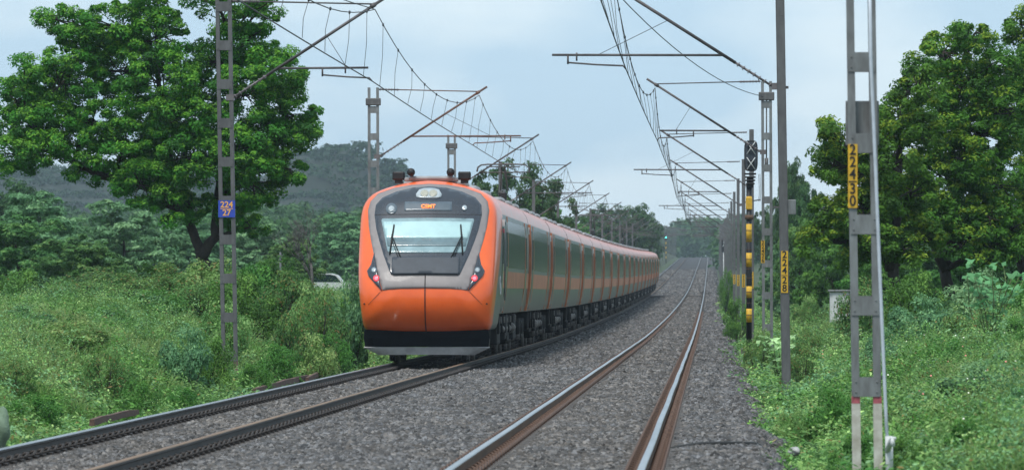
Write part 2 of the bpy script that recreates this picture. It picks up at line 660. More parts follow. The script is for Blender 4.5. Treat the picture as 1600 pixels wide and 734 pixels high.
def ballast_z(x, y):
    x = np.asarray(x, float)
    y = np.asarray(y, float)
    er = 2.0 + .22 * wob(x * 0, y, 4.0)
    el = -6.52 + .1 * wob(x * 0, y, 2.0, 1.)
    base = np.where(x > -2.6, 0.0, LTZ) * 1.0
    t = np.clip((x + 3.3) / 1.4, 0, 1)
    base = LTZ * (1 - t)
    drop = np.clip((x - er) / .9, 0, 2) * .42 + np.clip((el - x) / .5, 0, 2) * .4
    hump = .03 * wob(x, y, .5) + .03 * wob(x, y, 1.7, 2.)
    mid = .10 * np.exp(-((x + 2.63) / .9) ** 2)
    rl = np.minimum(np.minimum(np.abs(x - .873), np.abs(x + .873)), np.minimum(np.abs(x - LTX - .873), np.abs(x - LTX + .873)))
    trough = .055 * np.exp(-(rl / .26) ** 4)
    return Zr(y) + base - .195 - drop + hump * .6 + mid * .4 - trough


bx = np.unique(np.concatenate([np.arange(-7.3, 3.41, .1)]))
by = np.unique(np.concatenate([np.arange(-60, 40, 4.), np.arange(40, 160, .35), np.arange(160, 500, 2), np.arange(500, 1600, 8), np.linspace(1600, 2400, 20)]))
tag(sheet('ballast', bx, by, ballast_z, M_ballast), None, None, kind='structure')

# hills
def hills():
    hx = np.linspace(-900, 500, 170)
    hy = np.linspace(1330, 2000, 70)
    X, Y = np.meshgrid(hx, hy)

    def g(cx, cy, h, sx, sy, p=2.):
        return h * np.exp(-(np.abs((X - cx) / sx) ** p) - ((Y - cy) / sy) ** 2)
    z = np.zeros_like(X)
    D = 1500
    c = px(508, 240, D)
    z = np.maximum(z, g(c[0], D, 31, 25, 120, 3.2))
    z = np.maximum(z, g(c[0] - 19, D + 45, 22, 45, 120, 2.2))
    c2 = px(590, 300, D)
    z = np.maximum(z, g(c2[0] + 1, D - 20, 19, 28, 110, 2.5))
    for q, (xx, yy, ss) in enumerate([(60, 268, 90), (260, 275, 70), (-150, 250, 120), (400, 300, 60)]):
        c = px(xx, yy, 1640)
        z = np.maximum(z, g(c[0], 1640, c[2] - 12, ss * .77, 130, 2.4))
    z += (z > 2) * (2.2 * wob(X, Y, 14) + 1.2 * wob(X, Y, 5, 2.))
    Zt = ground_z(X, Y) - 1.5 + z
    V = np.stack([X, Y, Zt], -1).reshape(-1, 3)
    nx, ny = len(hx), len(hy)
    i = np.arange((ny - 1) * (nx - 1))
    a = (i // (nx - 1)) * nx + i % (nx - 1)
    o = link('hills', np_mesh('hills', V, np.stack([a, a + 1, a + nx + 1, a + nx], -1), M_hill, smooth=True))
    tag(o, None, None, kind='structure')
    # scrub wood on the slopes
    k = 17000
    px_ = RNG.uniform(-330, 20, k)
    py_ = RNG.uniform(1360, 1700, k)
    ix = np.clip(((px_ - hx[0]) / (hx[1] - hx[0])).astype(int), 0, nx - 1)
    iy = np.clip(((py_ - hy[0]) / (hy[1] - hy[0])).astype(int), 0, ny - 1)
    pz = Zt[iy, ix]
    zz = z[iy, ix]
    bare = wob(px_, py_, 9, .5) > .45
    ok = (zz > 1.0) & (~bare | (RNG.random(k) < .4))
    cc = np.stack([px_, py_, pz + 1.0], -1)[ok]
    kk = len(cc)
    p, nn, s, col = clumps_to_leaves(cc, 1.0 + 1.2 * RNG.random(kk), np.tile([0, -.3, 1.], (kk, 1)), 14, .6,
                                     np.array([.006, .018, .008]), np.array([.013, .034, .014]), np.array([.028, .06, .02]), .8, .2)
    o = link('hillside_wood', leaves_mesh('hillside_wood', p, nn, s, col, .6))
    tag(o, 'dark scrub wood covering the far hill slopes', 'wood', kind='stuff')


hills()

# ------------------------------------------------------------------ ballast stones
def stones(name, rows, label):
    Vs, Fs, Cs, o = [], [], [], 0
    base = np.array([(-1, -1, -1), (1, -1, -1), (1, 1, -1), (-1, 1, -1), (-1, -1, 1), (1, -1, 1), (1, 1, 1), (-1, 1, 1)], float) * .5
    fq = np.array([(0, 3, 2, 1), (4, 5, 6, 7), (0, 1, 5, 4), (1, 2, 6, 5), (2, 3, 7, 6), (3, 0, 4, 7)])
    for (y0, y1, dens, s0, s1) in rows:
        xl = max(-6.75, CAMX - 1140 / F_PX * y1)
        xr = min(2.9, CAMX + 520 / F_PX * y1)
        n = int((xr - xl) * (y1 - y0) * dens)
        x = RNG.uniform(xl, xr, n)
        y = RNG.uniform(y0, y1, n)
        edge = 2.22 + .22 * wob(x * 0, y, 4.0) + .16 * wob(x * 0, y, 1.3) + RNG.normal(size=n) * .12
        edl = -6.55 + .08 * wob(x * 0, y, 1.5) - RNG.random(n) * .1
        k = (x < edge) & (x > edl)
        # keep off rails and sleepers' ends a little
        for c0 in (0.0, LTX):
            for sg in (-1, 1):
                k &= np.abs(x - (c0 + sg * .873)) > .21 - .10 * RNG.random(n) ** 3
        x, y = x[k], y[k]
        n = len(x)
        sz = s0 + (s1 - s0) * RNG.random(n) ** 1.5
        V = base[None] * (1 + RNG.normal(size=(n, 8, 3)) * .2)
        V = V * (sz[:, None, None] * RNG.uniform(.55, 1.2, (n, 1, 3)))
        q = RNG.normal(size=(n, 4))
        q = unit(q)
        a, b, c, d = q.T
        Rm = np.stack([np.stack([1 - 2 * (c * c + d * d), 2 * (b * c - a * d), 2 * (b * d + a * c)], -1),
                       np.stack([2 * (b * c + a * d), 1 - 2 * (b * b + d * d), 2 * (c * d - a * b)], -1),
                       np.stack([2 * (b * d - a * c), 2 * (c * d + a * b), 1 - 2 * (b * b + c * c)], -1)], -2)
        V = np.einsum('nij,nkj->nki', Rm, V)
        z = ballast_z(x, y) + sz * .12 + RNG.random(n) * .008
        V += np.stack([x, y, z], -1)[:, None]
        Vs.append(V.reshape(-1, 3))
        Fs.append((fq[None] + (np.arange(n) * 8)[:, None, None]).reshape(-1, 4) + o)
        o += n * 8
        g = np.minimum(RNG.lognormal(-2.25, .48, n), .23)
        warm = np.clip(.7 + .6 * wob(x, y, 1.2) + RNG.normal(size=n) * .5 + .5 * (np.abs(x) < .8) + .5 * (np.abs(x - LTX) < .8), 0, 1.8)
        col = np.stack([g * (1 + .06 * warm), g * 1.0, g * (1.03 - .07 * warm)], -1)
        Cs.append(np.repeat(col, 8, 0))
    o = link(name, np_mesh(name, np.concatenate(Vs), np.concatenate(Fs), M_stone, np.concatenate(Cs)))
    tag(o, label, 'gravel', kind='stuff')


stones('ballast_stones', [(42, 56, 620, .034, .068), (56, 72, 460, .036, .070), (72, 95, 300, .04, .075), (95, 130, 150, .048, .085),
                          (130, 190, 50, .06, .10), (190, 300, 20, .07, .12), (300, 520, 7, .09, .15), (520, 900, 2.2, .14, .22)],
       'loose grey and brown crushed stones of the track bed')

# ------------------------------------------------------------------ tracks
RAILP = [(-.075, 0), (.075, 0), (.075, .012), (.012, .034), (.010, .122), (.036, .136), (.036, .160), (.030, .170),
         (-.030, .170), (-.036, .160), (-.036, .136), (-.010, .122), (-.012, .034), (-.075, .012)]


def make_rail(parent, xo, y0, y1, mats, labels=None):
    ysr = np.concatenate([np.arange(y0, 200, 4.), np.arange(200, y1 + 1, 8.)])
    n = len(RAILP)
    vs, fs, mi = [], [], []
    for k, y in enumerate(ysr):
        z = float(Zr(y))
        wv = .004 * math.sin(y * .35 + xo)
        vs += [(p[0] + xo + wv, y, z + p[1] - .17) for p in RAILP]
    for k in range(len(ysr) - 1):
        for i in range(n):
            j = (i + 1) % n
            fs.append((k * n + i, k * n + j, (k + 1) * n + j, (k + 1) * n + i))
            mi.append(1 if i in (6, 7, 8) else 0)
    me = bpy.data.meshes.new('rail')
    me.from_pydata(vs, [], fs)
    for m in mats:
        me.materials.append(m)
    me.polygons.foreach_set('material_index', mi)
    me.update()
    o = link('rail', me, parent)
    if labels:
        o['label'] = labels
    return o


def clip_mb(mb, x, sg, y, z):
    """elastic rail clip on one side of a rail foot, sg=+1 to the right"""
    c = Vector((x, y, z))
    P = [(.045, -.04, .022), (.07, .07, .03), (.12, .09, .085), (.175, .04, .10), (.17, -.07, .060), (.12, -.10, .050),
         (.07, -.07, .085), (.045, -.01, .065)]
    mb.tube([c + Vector((sg * p[0], p[1], p[2])) for p in P], .016, 5)
    mb.box((x + sg * .10, y, z + .012), (.07, .10, .03))


SL_P = .62


def make_track(name, x0, dz, label, mats_l, mats_r, m_clip, rl, rr):
    t = empty(name, (x0, 0, dz), label, 'railway track')
    make_rail(t, -.873, -40, 2300, mats_l, rl)
    make_rail(t, .873, -40, 2300, mats_r, rr)
    # sleeper profile and clip, shared meshes
    sb = MB()
    sb.prism([(-1.375, -.22), (1.375, -.22), (1.375, -.012), (1.33, 0), (.55, 0), (.45, -.02), (-.45, -.02), (-.55, 0), (-1.33, 0), (-1.375, -.012)], -.12, .12)
    sme = sb.mesh('sleeper', M_conc)
    cme = {}
    for sg in (-1, 1):
        cb = MB()
        clip_mb(cb, 0, sg, 0, 0)
        cme[sg] = cb.mesh('rail_clip', m_clip)
    y = 44.0
    sl = MB()
    cl = MB()
    i = 0
    while y < 330:
        z = float(Zr(y)) - .173
        if i < 100:
            s = link('sleeper', sme, t, (0, y, z))
            if i < 25:
                for rx in (-.873, .873):
                    for sg in (-1, 1):
                        link('rail_clip', cme[sg], s, (rx, 0, 0))
        else:
            sl.prism([(p[0], p[1] + z) for p in [(-1.375, -.22), (1.375, -.22), (1.375, -.012), (1.33, 0), (.55, 0), (.45, -.02), (-.45, -.02), (-.55, 0), (-1.33, 0), (-1.375, -.012)]], y - .12, y + .12)
        if i >= 25:
            for rx in (-.873, .873):
                for sg in (-1, 1):
                    clip_mb(cl, rx, sg, y, z)
        y += SL_P
        i += 1
    o = sl.build('sleeper', M_conc, t, fixn=False)
    o['kind'] = 'stuff'
    o = cl.build('rail_clip', m_clip, t, fixn=False)
    o['kind'] = 'stuff'


make_track('railway_track', 0, 0, 'empty right-hand track of two shiny rusty rails running into the distance', [M_rust, M_top], [M_rust, M_top], M_clip, None, None)
make_track('railway_track', LTX, LTZ, 'left-hand track that the orange train stands on', [M_rustd, M_top], [M_rustd, M_topb], M_clipd, None, 'rail with brown running surface')

# ------------------------------------------------------------------ the train
NOSE_Y = 121.3
HALF = [(0, .60), (.45, .615), (.85, .65), (1.2, .71), (1.42, .77), (1.52, .86), (1.56, 1.2), (1.615, 1.7), (1.65, 2.3), (1.66, 2.9), (1.66, 3.35), (1.645, 3.6),
        (1.59, 3.82), (1.45, 4.02), (1.25, 4.14), (1.0, 4.235), (.65, 4.325), (.3, 4.38), (0, 4.40)]
OUT = HALF[:-1] + [(-u, z) for u, z in HALF[::-1]][:-1]
CU = (0.0, 2.4)


def smooth_loop(P, it=1):
    for _ in range(it):
        Q = []
        n = len(P)
        for i in range(n):
            a, b = P[i], P[(i + 1) % n]
            Q.append((.75 * a[0] + .25 * b[0], .75 * a[1] + .25 * b[1]))
            Q.append((.25 * a[0] + .75 * b[0], .25 * a[1] + .75 * b[1]))
        P = Q
    return P


OUTS = smooth_loop(OUT, 1)
_ang = np.array([math.atan2(z - CU[1], u - CU[0]) for u, z in OUTS])
_rad = np.array([math.hypot(u, z - CU[1]) for u, z in OUTS])
_o = np.argsort(_ang)
_ang, _rad = _ang[_o], _rad[_o]
_ang3 = np.concatenate([_ang - 2 * math.pi, _ang, _ang + 2 * math.pi])
_rad3 = np.concatenate([_rad] * 3)
PZ = pchip([(.4, .9), (.6, .62), (.8, .28), (1.05, .08), (1.45, 0), (1.8, .05), (2.1, .2), (2.4, .42), (3.0, .9), (3.6, 1.32), (4.0, 1.55), (4.4, 1.8)])


def FN(u, z, full=True):
    r = np.hypot(u, z - CU[1]) / np.interp(np.arctan2(z - CU[1], u), _ang3, _rad3)
    r = np.clip(r, 0, 1)
    return PZ(z) + .75 * (1 - (1 - r ** 3.2) ** (1 / 3.0))


def poly_dense(P, step=.06):
    Q = []
    n = len(P)
    for i in range(n):
        a, b = P[i], P[(i + 1) % n]
        k = max(1, int(math.hypot(b[0] - a[0], b[1] - a[1]) / step))
        for j in range(k):
            t = j / k
            Q.append((a[0] * (1 - t) + b[0] * t, a[1] * (1 - t) + b[1] * t))
    return Q


def round_poly(P, it=2):
    """Chaikin, but gentle: keeps straight runs straight"""
    Q = []
    n = len(P)
    for i in range(n):
        a, b = P[i], P[(i + 1) % n]
        Q.append((.88 * a[0] + .12 * b[0], .88 * a[1] + .12 * b[1]))
        Q.append((.12 * a[0] + .88 * b[0], .12 * a[1] + .88 * b[1]))
    return round_poly(Q, it - 1) if it > 1 else Q


def patch(name, P, off, m, parent, thick=.012, step=.07, label=None):
    """a panel cut to outline P that lies on the nose surface, standing off it"""
    P = poly_dense(P, step)
    us = [p[0] for p in P]
    zs = [p[1] for p in P]
    inner = []
    area = 0
    n = len(P)

    def inside(x, y):
        c = False
        for i in range(n):
            x1, y1 = P[i]
            x2, y2 = P[(i + 1) % n]
            if (y1 > y) != (y2 > y) and x < (x2 - x1) * (y - y1) / (y2 - y1) + x1:
                c = not c
        return c
    gu = min(us) + step * .5
    while gu < max(us):
        gz = min(zs) + step * .5
        while gz < max(zs):
            if inside(gu, gz) and min((gu - p[0]) ** 2 + (gz - p[1]) ** 2 for p in P) > (step * .4) ** 2:
                inner.append((gu, gz))
            gz += step
        gu += step
    pts = [Vector(p) for p in P + inner]
    area = sum(P[i][0] * P[(i + 1) % n][1] - P[(i + 1) % n][0] * P[i][1] for i in range(n))
    loop = list(range(n)) if area > 0 else list(range(n - 1, -1, -1))
    v2, e2, f2, *_ = delaunay_2d_cdt(pts, [], [loop], 1, 1e-6)
    U = np.array([p[0] for p in v2])
    Zz = np.array([p[1] for p in v2])
    yv = FN(U, Zz)
    mb = MB()
    front = [(U[i], yv[i] - off, Zz[i]) for i in range(len(U))]
    mb.add(front, [tuple(f)[::1] for f in f2], 0, True)
    o = mb.build(name, m, parent)
    # rim
    md = o.modifiers.new('thickness', 'SOLIDIFY')
    md.thickness = thick
    md.offset = -1 if False else 0
    if label:
        o['label'] = label
    return o


def mir(H):
    """right half from bottom to top -> closed outline"""
    return H + [(-u, z) for u, z in H[::-1] if abs(u) > 1e-6]


BODY_HALF = [(1.50, 1.16), (1.56, 1.35), (1.615, 1.8), (1.65, 2.3), (1.655, 2.9), (1.65, 3.35), (1.62, 3.62)]
ROOF_HALF = [(1.62, 3.62), (1.58, 3.80), (1.46, 3.98), (1.25, 4.10), (1.0, 4.18), (.65, 4.25), (.3, 4.29), (0, 4.30)]


def side_x(z):
    return float(np.interp(z, [p[1] for p in BODY_HALF], [p[0] for p in BODY_HALF]))


def loft(sections):
    """sections: list of lists of points of the same length"""
    vs, fs = [], []
    n = len(sections[0])
    for s in sections:
        vs += s
    for k in range(len(sections) - 1):
        for i in range(n - 1):
            fs.append((k * n + i, k * n + i + 1, (k + 1) * n + i + 1, (k + 1) * n + i))
    return vs, fs


def side_panel(mb, sg, y0, y1, z0, z1, off, mi=0, n=5):
    """thin panel lying on the curved side"""
    zs_ = np.linspace(z0, z1, n)
    a = [(sg * (side_x(z) + off), y0, z) for z in zs_]
    b = [(sg * (side_x(z) + off), y1, z) for z in zs_]
    a2 = [(sg * (side_x(z) - .01), y0, z) for z in zs_]
    b2 = [(sg * (side_x(z) - .01), y1, z) for z in zs_]
    vs = a + b + a2 + b2
    fs = []
    for i in range(n - 1):
        fs.append((i, n + i, n + i + 1, i + 1))
        fs.append((2 * n + i, 2 * n + i + 1, i + 1, i))
        fs.append((3 * n + i, n + i, n + i + 1, 3 * n + i + 1))
    fs.append((0, 2 * n, 3 * n, n))
    fs.append((n - 1, 2 * n - 1, 4 * n - 1, 3 * n - 1))
    mb.add(vs, fs, mi)


def bogie_mesh():
    b = MB()
    for sg in (-1, 1):
        b.box((sg * 1.02, 0, .62), (.14, 3.3, .2), bev=.03)
        b.box((sg * 1.02, 0, .5), (.2, 1.0, .25), bev=.03)
        for yy in (-1.3, 1.3):
            b.box((sg * 1.06, yy, .46), (.22, .42, .36), bev=.04)
            b.tube([(sg * 1.22, yy - .28, .5), (sg * 1.22, yy - .28, .95)], .09, 8)
            b.tube([(sg * 1.22, yy + .28, .5), (sg * 1.22, yy + .28, .95)], .09, 8)
            b.cyl((sg * 1.12, yy, .46), (sg * 1.3, yy, .46), .13, 12, 1)
        b.cyl((sg * 1.25, -.35, .85), (sg * 1.25, .35, .85), .06, 8)
        b.tube([(sg * 1.25, 0, .95), (sg * 1.25, .1, .4)], .05, 6)
    b.box((0, 0, .7), (2.2, .5, .25), bev=.03)
    for yy in (-1.3, 1.3):
        for sg in (-1, 1):
            b.cyl((sg * .80, yy, .46), (sg * .93, yy, .46), .46, 24, 1)
            b.cyl((sg * .78, yy, .46), (sg * .80, yy, .46), .49, 24, 1)
        b.cyl((-.8, yy, .46), (.8, yy, .46), .08, 8)
    return b.mesh('bogie', [M_under, M_wheel])


BOGIE = bogie_mesh()
train = empty('passenger_train', (LTX, NOSE_Y, LTZ + float(Zr(NOSE_Y))), 'long orange and grey passenger train with streamlined nose, on the left track', 'train')


def car_shell(name, parent, y0, y1, loc):
    sec = []
    H = BODY_HALF
    for y in (y0, y1):
        sec.append([(-u, y, z) for u, z in H[::1]][::1] + [(0, y, 0)] * 0)
    mb = MB()
    for sg in (-1, 1):
        vs, fs = loft([[(sg * u, y, z) for u, z in H] for y in (y0, y1)])
        mb.add(vs, fs, 0, True)
    # roof
    full = ROOF_HALF + [(-u, z) for u, z in ROOF_HALF[::-1][1:]]
    vs, fs = loft([[(u, y, z) for u, z in full] for y in (y0, y1)])
    mb.add(vs, fs, 1, True)
    # ends and floor
    ring = H + full[1:-1] + [(-u, z) for u, z in H[::-1]]
    for y in (y0, y1):
        mb.add([(u, y, z) for u, z in ring], [tuple(range(len(ring)))], 2)
    mb.add([(-1.5, y0, 1.16), (1.5, y0, 1.16), (1.5, y1, 1.16), (-1.5, y1, 1.16)], [(0, 1, 2, 3)], 2)
    return mb.build(name, [M_green, M_roofo, M_black], parent, loc)


def car_details(c, y0, y1, first=False, detail=True, panto=False):
    """sub-parts of one carriage: doors, windows, bands, bogies, boxes, roof units"""
    Lc = y1 - y0
    # window strips between doors
    d1, d2 = y0 + (2.6 if not first else 7.0), y1 - 2.6
    for sg in (-1, 1):
        ya, yb = d1 + .75, d2 - .75
        nwin = 6
        pitch = (yb - ya) / nwin
        for k in range(nwin):
            mb = MB()
            side_panel(mb, sg, ya + k * pitch + .02, ya + (k + 1) * pitch - .02, 2.32, 3.50, .012)
            mb.build('window', M_glass, c)
        for dd in (d1, d2):
            mb = MB()
            side_panel(mb, sg, dd - .58, dd + .58, 1.22, 3.45, .016)
            mb.build('door', M_side, c)
            mb = MB()
            side_panel(mb, sg, dd - .3, dd + .3, 2.35, 3.2, .024)
            mb.build('door_window', M_glass, c)
        for (sa, sb_) in ((d1 + .75, d2 - .75), ((5.4 if first else y0 + .3), d1 - .65), (d2 + .75, y1 - .3)):
            mb = MB()
            side_panel(mb, sg, sa, sb_, 1.80, 2.22, .008)
            mb.build('orange_band', M_orange2, c)
        for (sa, sb_, so) in ((y1 - .28, y1, .075), (d1 + .62, d1 + .70, .022), (d2 - .70, d2 - .62, .022)):
            mb = MB()
            side_panel(mb, sg, sa, sb_, 1.18, 3.60, so)
            mb.build('vertical_stripe', M_orange2, c)
        mb = MB()
        mb.box((sg * 1.665, y1 - .55, 3.42), (.03, .2, .2))
        mb.build('indicator_panel', [M_white], c)
        mb = MB()
        mb.cyl((sg * 1.675, y1 - .55, 3.42), (sg * 1.70, y1 - .55, 3.42), .05, 10)
        mb.build('indicator_lamp', [M_redp], c)
    for yy in ((y0 + (3.9 if first else 3.2)), y1 - 3.2):
        link('bogie', BOGIE, c, (0, yy, 0))
    rnd = random.Random(int(Lc * 10) + (1 if first else 0))
    yy = y0 + (6.6 if first else 5.6)
    while yy < y1 - 6.0:
        wl = rnd.uniform(.8, 2.0)
        h = rnd.uniform(.45, .75)
        for sg in (-1, 1):
            mb = MB()
            mb.box((sg * rnd.uniform(.95, 1.12), yy + wl / 2, 1.12 - h / 2), (.7, wl, h), bev=.03)
            mb.tube([(sg * 1.45, yy + .1, 1.16), (sg * 1.45, yy + .1, .65)], .03, 6)
            if rnd.random() < .7:
                mb.cyl((sg * 1.40, yy + wl * .5, .75), (sg * 1.40, yy + wl * .5 + .5, .75), rnd.uniform(.08, .16), 12, 1)
            mb.box((sg * 1.50, yy + wl * .3, 1.0), (.03, .22, .16), 1 if rnd.random() < .6 else 0)
            mb.build('underframe_box', [M_under, M_wheel], c)
        yy += wl + rnd.uniform(.15, .5)
    mb = MB()
    mb.box((0, (y0 + y1) / 2 + (1.2 if first else 0), 1.12), (2.2, Lc - (4.0 if first else 1.0), .08))
    for y_ in ((y1 - .05,) if first else (y0 + .05, y1 - .05)):
        mb.box((0, y_, .95), (.5, .3, .3))
    mb.build('underframe', M_under, c)
    for fy in (.22, .5, .78):
        mb = MB()
        cy = y0 + Lc * fy
        mb.box((0, cy, 4.36), (1.5, 2.6, .18), bev=.07)
        for k in range(3):
            mb.cyl((0, cy - .8 + k * .8, 4.44), (0, cy - .8 + k * .8, 4.48), .28, 14)
        mb.build('roof_unit', M_roofg, c)
    # gangway bellows
    mb = MB()
    for k in range(5):
        s = 1.30 if k % 2 else 1.36
        mb.prism([(-s, 1.2), (s, 1.2), (s, 3.7), (s * .8, 3.95), (-s * .8, 3.95), (-s, 3.7)], y1 + .02 + k * .08, y1 + .10 + k * .08)
    mb.build('gangway', M_black, c)


def make_panto(parent, y):
    b = MB()
    z0 = 4.30
    b.box((0, y, z0 + .12), (1.0, 1.4, .08))
    for sx in (-.45, .45):
        for sy in (-.6, .6):
            b.cyl((sx, y + sy, z0 - .05), (sx, y + sy, z0 + .12), .08, 10, 1)
    b.build('pantograph_base', [M_roofg, M_black], parent)
    b = MB()
    zt = 5.88
    b.box((0, y - .5, z0 + .42), (.26, .26, .5), 1, bev=.04)
    b.tube([(0, y - .5, z0 + .2), (0, y + .65, z0 + .75)], .04, 8)
    b.tube([(-.12, y + .65, z0 + .75), (-.05, y - .1, zt - .12)], .028, 8)
    b.tube([(.12, y + .65, z0 + .75), (.05, y - .1, zt - .12)], .028, 8)
    for dy in (-.17, .17):
        pts = [(-.86, y - .1 + dy, zt - .24), (-.83, y - .1 + dy, zt - .1), (-.72, y - .1 + dy, zt - .02), (-.5, y - .1 + dy, zt), (.5, y - .1 + dy, zt), (.72, y - .1 + dy, zt - .02),
               (.83, y - .1 + dy, zt - .1), (.86, y - .1 + dy, zt - .24)]
        b.tube(pts, .022, 6)
    b.box((0, y - .1, zt - .08), (1.1, .3, .03))
    b.build('pantograph_arm', [M_galvd, M_black], parent)


# -- leading carriage
def leading():
    # shell: nose front as disc of rings + ring sides
    n = len(OUTS)
    rings = [0, .12, .25, .4, .55, .68, .78, .86, .92, .96, .985, 1.0]
    mb = MB()
    vs = []
    for r in rings:
        U = np.array([CU[0] + (u - CU[0]) * r for u, z in OUTS])
        Zz = np.array([CU[1] + (z - CU[1]) * r for u, z in OUTS])
        Y = FN(U, Zz)
        vs += [(U[i], Y[i], Zz[i]) for i in range(n)]
    fs = []
    for k in range(len(rings) - 1):
        for i in range(n):
            j = (i + 1) % n
            if k == 0:
                fs.append((i, n + i, n + j))
            else:
                fs.append((k * n + i, (k + 1) * n + i, (k + 1) * n + j, k * n + j))
    mb.add(vs, fs, 0, True)
    e0 = [vs[(len(rings) - 1) * n + i] for i in range(n)]

    def yb(z):      # where the orange ends on the side
        return float(np.interp(z, [.6, 1.0, 1.5, 2.0, 2.3, 2.8, 3.3, 3.7, 4.4], [1.75, 1.75, 1.9, 2.35, 2.9, 3.7, 4.2, 4.9, 5.0]))
    bodyr = [(u, z) for u, z in OUTS]
    e1, e2 = [], []
    for (u, y, z) in e0:
        yy = max(yb(z), y + .02)
        e1.append((u, yy, z))
        zz = z if z > 3.62 else z
        s = 1.0
        e2.append((u * .9985, 5.0, z - (.10 if z > 3.9 else 0)))
    N_ = len(mb.v)
    mb.add(e0 + e1, [(i, n + i, n + (i + 1) % n, (i + 1) % n) for i in range(n)], 0, True)
    lead = mb.build('carriage', [M_orange], train)
    import bmesh
    bm = bmesh.new()
    bm.from_mesh(lead.data)
    bmesh.ops.remove_doubles(bm, verts=bm.verts, dist=.0005)
    bmesh.ops.recalc_face_normals(bm, faces=bm.faces)
    bm.to_mesh(lead.data)
    bm.free()
    lead['label'] = 'leading carriage with the orange driver cab nose'
    # rear part of the cab: upper ring orange roof, green flanks
    lo = [i for i in range(n)]
    mb = MB()
    for i in range(n):
        j = (i + 1) % n
        a, b, c, d = e1[i], e1[j], e2[j], e2[i]
        zmid = (a[2] + b[2]) / 2
        if zmid < .8:
            continue
        mb.add([a, b, c, d], [(0, 1, 2, 3)], 1 if zmid > 3.55 else 0, True)
    bm_ = mb.build('cab_side', [M_green, M_orange], lead)
    bm = bmesh.new()
    bm.from_mesh(bm_.data)
    bmesh.ops.remove_doubles(bm, verts=bm.verts, dist=.0005)
    bmesh.ops.recalc_face_normals(bm, faces=bm.faces)
    bm.to_mesh(bm_.data)
    bm.free()
    # main body shell of the leading car
    sh = car_shell('body', lead, 4.98, 23.3, (0, 0, 0))
    car_details(lead, 0.3, 23.3, first=True)
    # taupe frame, dark mask
    taupe = [(0, 1.80), (.5, 1.785), (.85, 1.765), (1.01, 1.74), (1.12, 2.05), (1.26, 2.6), (1.35, 2.95), (1.42, 3.28), (1.46, 3.66), (1.41, 3.88), (1.24, 4.07), (.85, 4.21),
             (.45, 4.28), (0, 4.31)]
    patch('nose_surround', mir(taupe), .006, M_taupe, lead, .008)
    mask = [(0, 2.11), (.815, 2.11), (.86, 2.2), (1.02, 2.58), (1.14, 2.92), (1.23, 3.22), (1.29, 3.55), (1.27, 3.79), (1.12, 3.97), (.78, 4.12), (.4, 4.21), (0, 4.245)]
    patch('windscreen_surround', mir(mask), .016, M_mask, lead, .01)
    ws = [(0, 2.635), (.88, 2.635), (.93, 2.68), (1.115, 3.42), (1.09, 3.46), (0, 3.475)]
    patch('windscreen', mir(ws), .028, M_lowglass, lead, .008)
    # opaque panels laid over the glass: pale upper field, dark dash band
    patch('upper_screen_panel', mir([(0, 2.99), (.975, 2.99), (1.06, 3.34), (1.06, 3.38), (0, 3.40)]), .035, M_palescreen, lead, .006)
    patch('dashboard', mir([(0, 2.79), (.93, 2.79), (.975, 2.975), (0, 2.975)]), .035, M_dash, lead, .006)
    patch('front_hatch', mir([(0, 2.13), (.77, 2.12), (.80, 2.15), (.81, 2.50), (.78, 2.53), (0, 2.555)]), .05, M_box, lead, .04)
    patch('destination_display', mir([(0, 3.65), (.57, 3.65), (.57, 3.865), (0, 3.875)]), .026, M_disp, lead, .01)
    patch('trim_line', mir([(0, 3.555), (1.285, 3.545), (1.287, 3.56), (0, 3.572)]), .022, M_seam, lead, .004)
    t = text_mb('CSMT', .135, 'display_lettering', M_led, lead, (0, float(FN(0, 3.76)) - .05, 3.755), sx=1.0)
    t.rotation_euler = (R(60), 0, 0)
    t.location.y -= .02
    patch('headlamp', mir([(0, 3.955), (.22, 3.96), (.30, 3.99), (.31, 4.05), (.24, 4.16), (.12, 4.195), (0, 4.20)]), .035, M_lens, lead, .02)
    for sx in (-.105, .105):
        P = [(sx + .1 * math.cos(a), 4.075 + .085 * math.sin(a)) for a in np.linspace(0, 2 * math.pi, 20, endpoint=False)]
        patch('lamp_cluster', P, .052, M_lensy, lead, .012, step=.04)
    for (cu, cz, r, m) in ((-.885, 3.70, .135, M_disp), (-.885, 3.70, .07, M_lens), (.87, 3.72, .06, M_lens)):
        P = [(cu + r * math.cos(a), cz + r * math.sin(a)) for a in np.linspace(0, 2 * math.pi, 24, endpoint=False)]
        patch('marker_lamp', P, .03 if m is M_disp else .045, m, lead, .012, step=.05)
    # centre seam and cover joints
    patch('centre_seam', [(-.012, .62), (.012, .62), (.012, 2.10), (-.012, 2.10)], .014, M_seam, lead, .004)
    for sg in (-1, 1):
        patch('cover_joint', [(sg * 1.06, 1.70), (sg * 1.067, 1.704), (sg * 1.36, 1.40), (sg * 1.355, 1.395)], .006, M_seam, lead, .003, step=.03)
        P = [(1.25, 2.64), (1.31, 2.35), (1.40, 2.2), (1.36, 2.08), (1.02, 1.72), (1.12, 2.05)]
        P = [(sg * u, z) for u, z in P]
        patch('tail_lamp_housing', P, .02, M_mask, lead, .02, step=.05)
        for (cu, cz, r, m, nm) in ((1.17, 2.03, .075, M_redhalo, 'tail_lamp'), (1.17, 2.03, .042, M_red, 'tail_lamp_bulb'), (1.235, 2.225, .075, M_disp, 'corner_lamp'), (1.235, 2.225, .05, M_lens, 'corner_lamp')):
            P = [(sg * cu + r * math.cos(a), cz + r * math.sin(a)) for a in np.linspace(0, 2 * math.pi, 20, endpoint=False)]
            patch(nm, P, .035 if r > .06 else .05, m, lead, .01, step=.04)
        P = [(sg * 1.46 + .02 * math.cos(a), 1.42 + .02 * math.sin(a)) for a in np.linspace(0, 2 * math.pi, 10, endpoint=False)]
        patch('jacking_point', P, .012, M_seam, lead, .006, step=.03)
        # wiper
        b = MB()

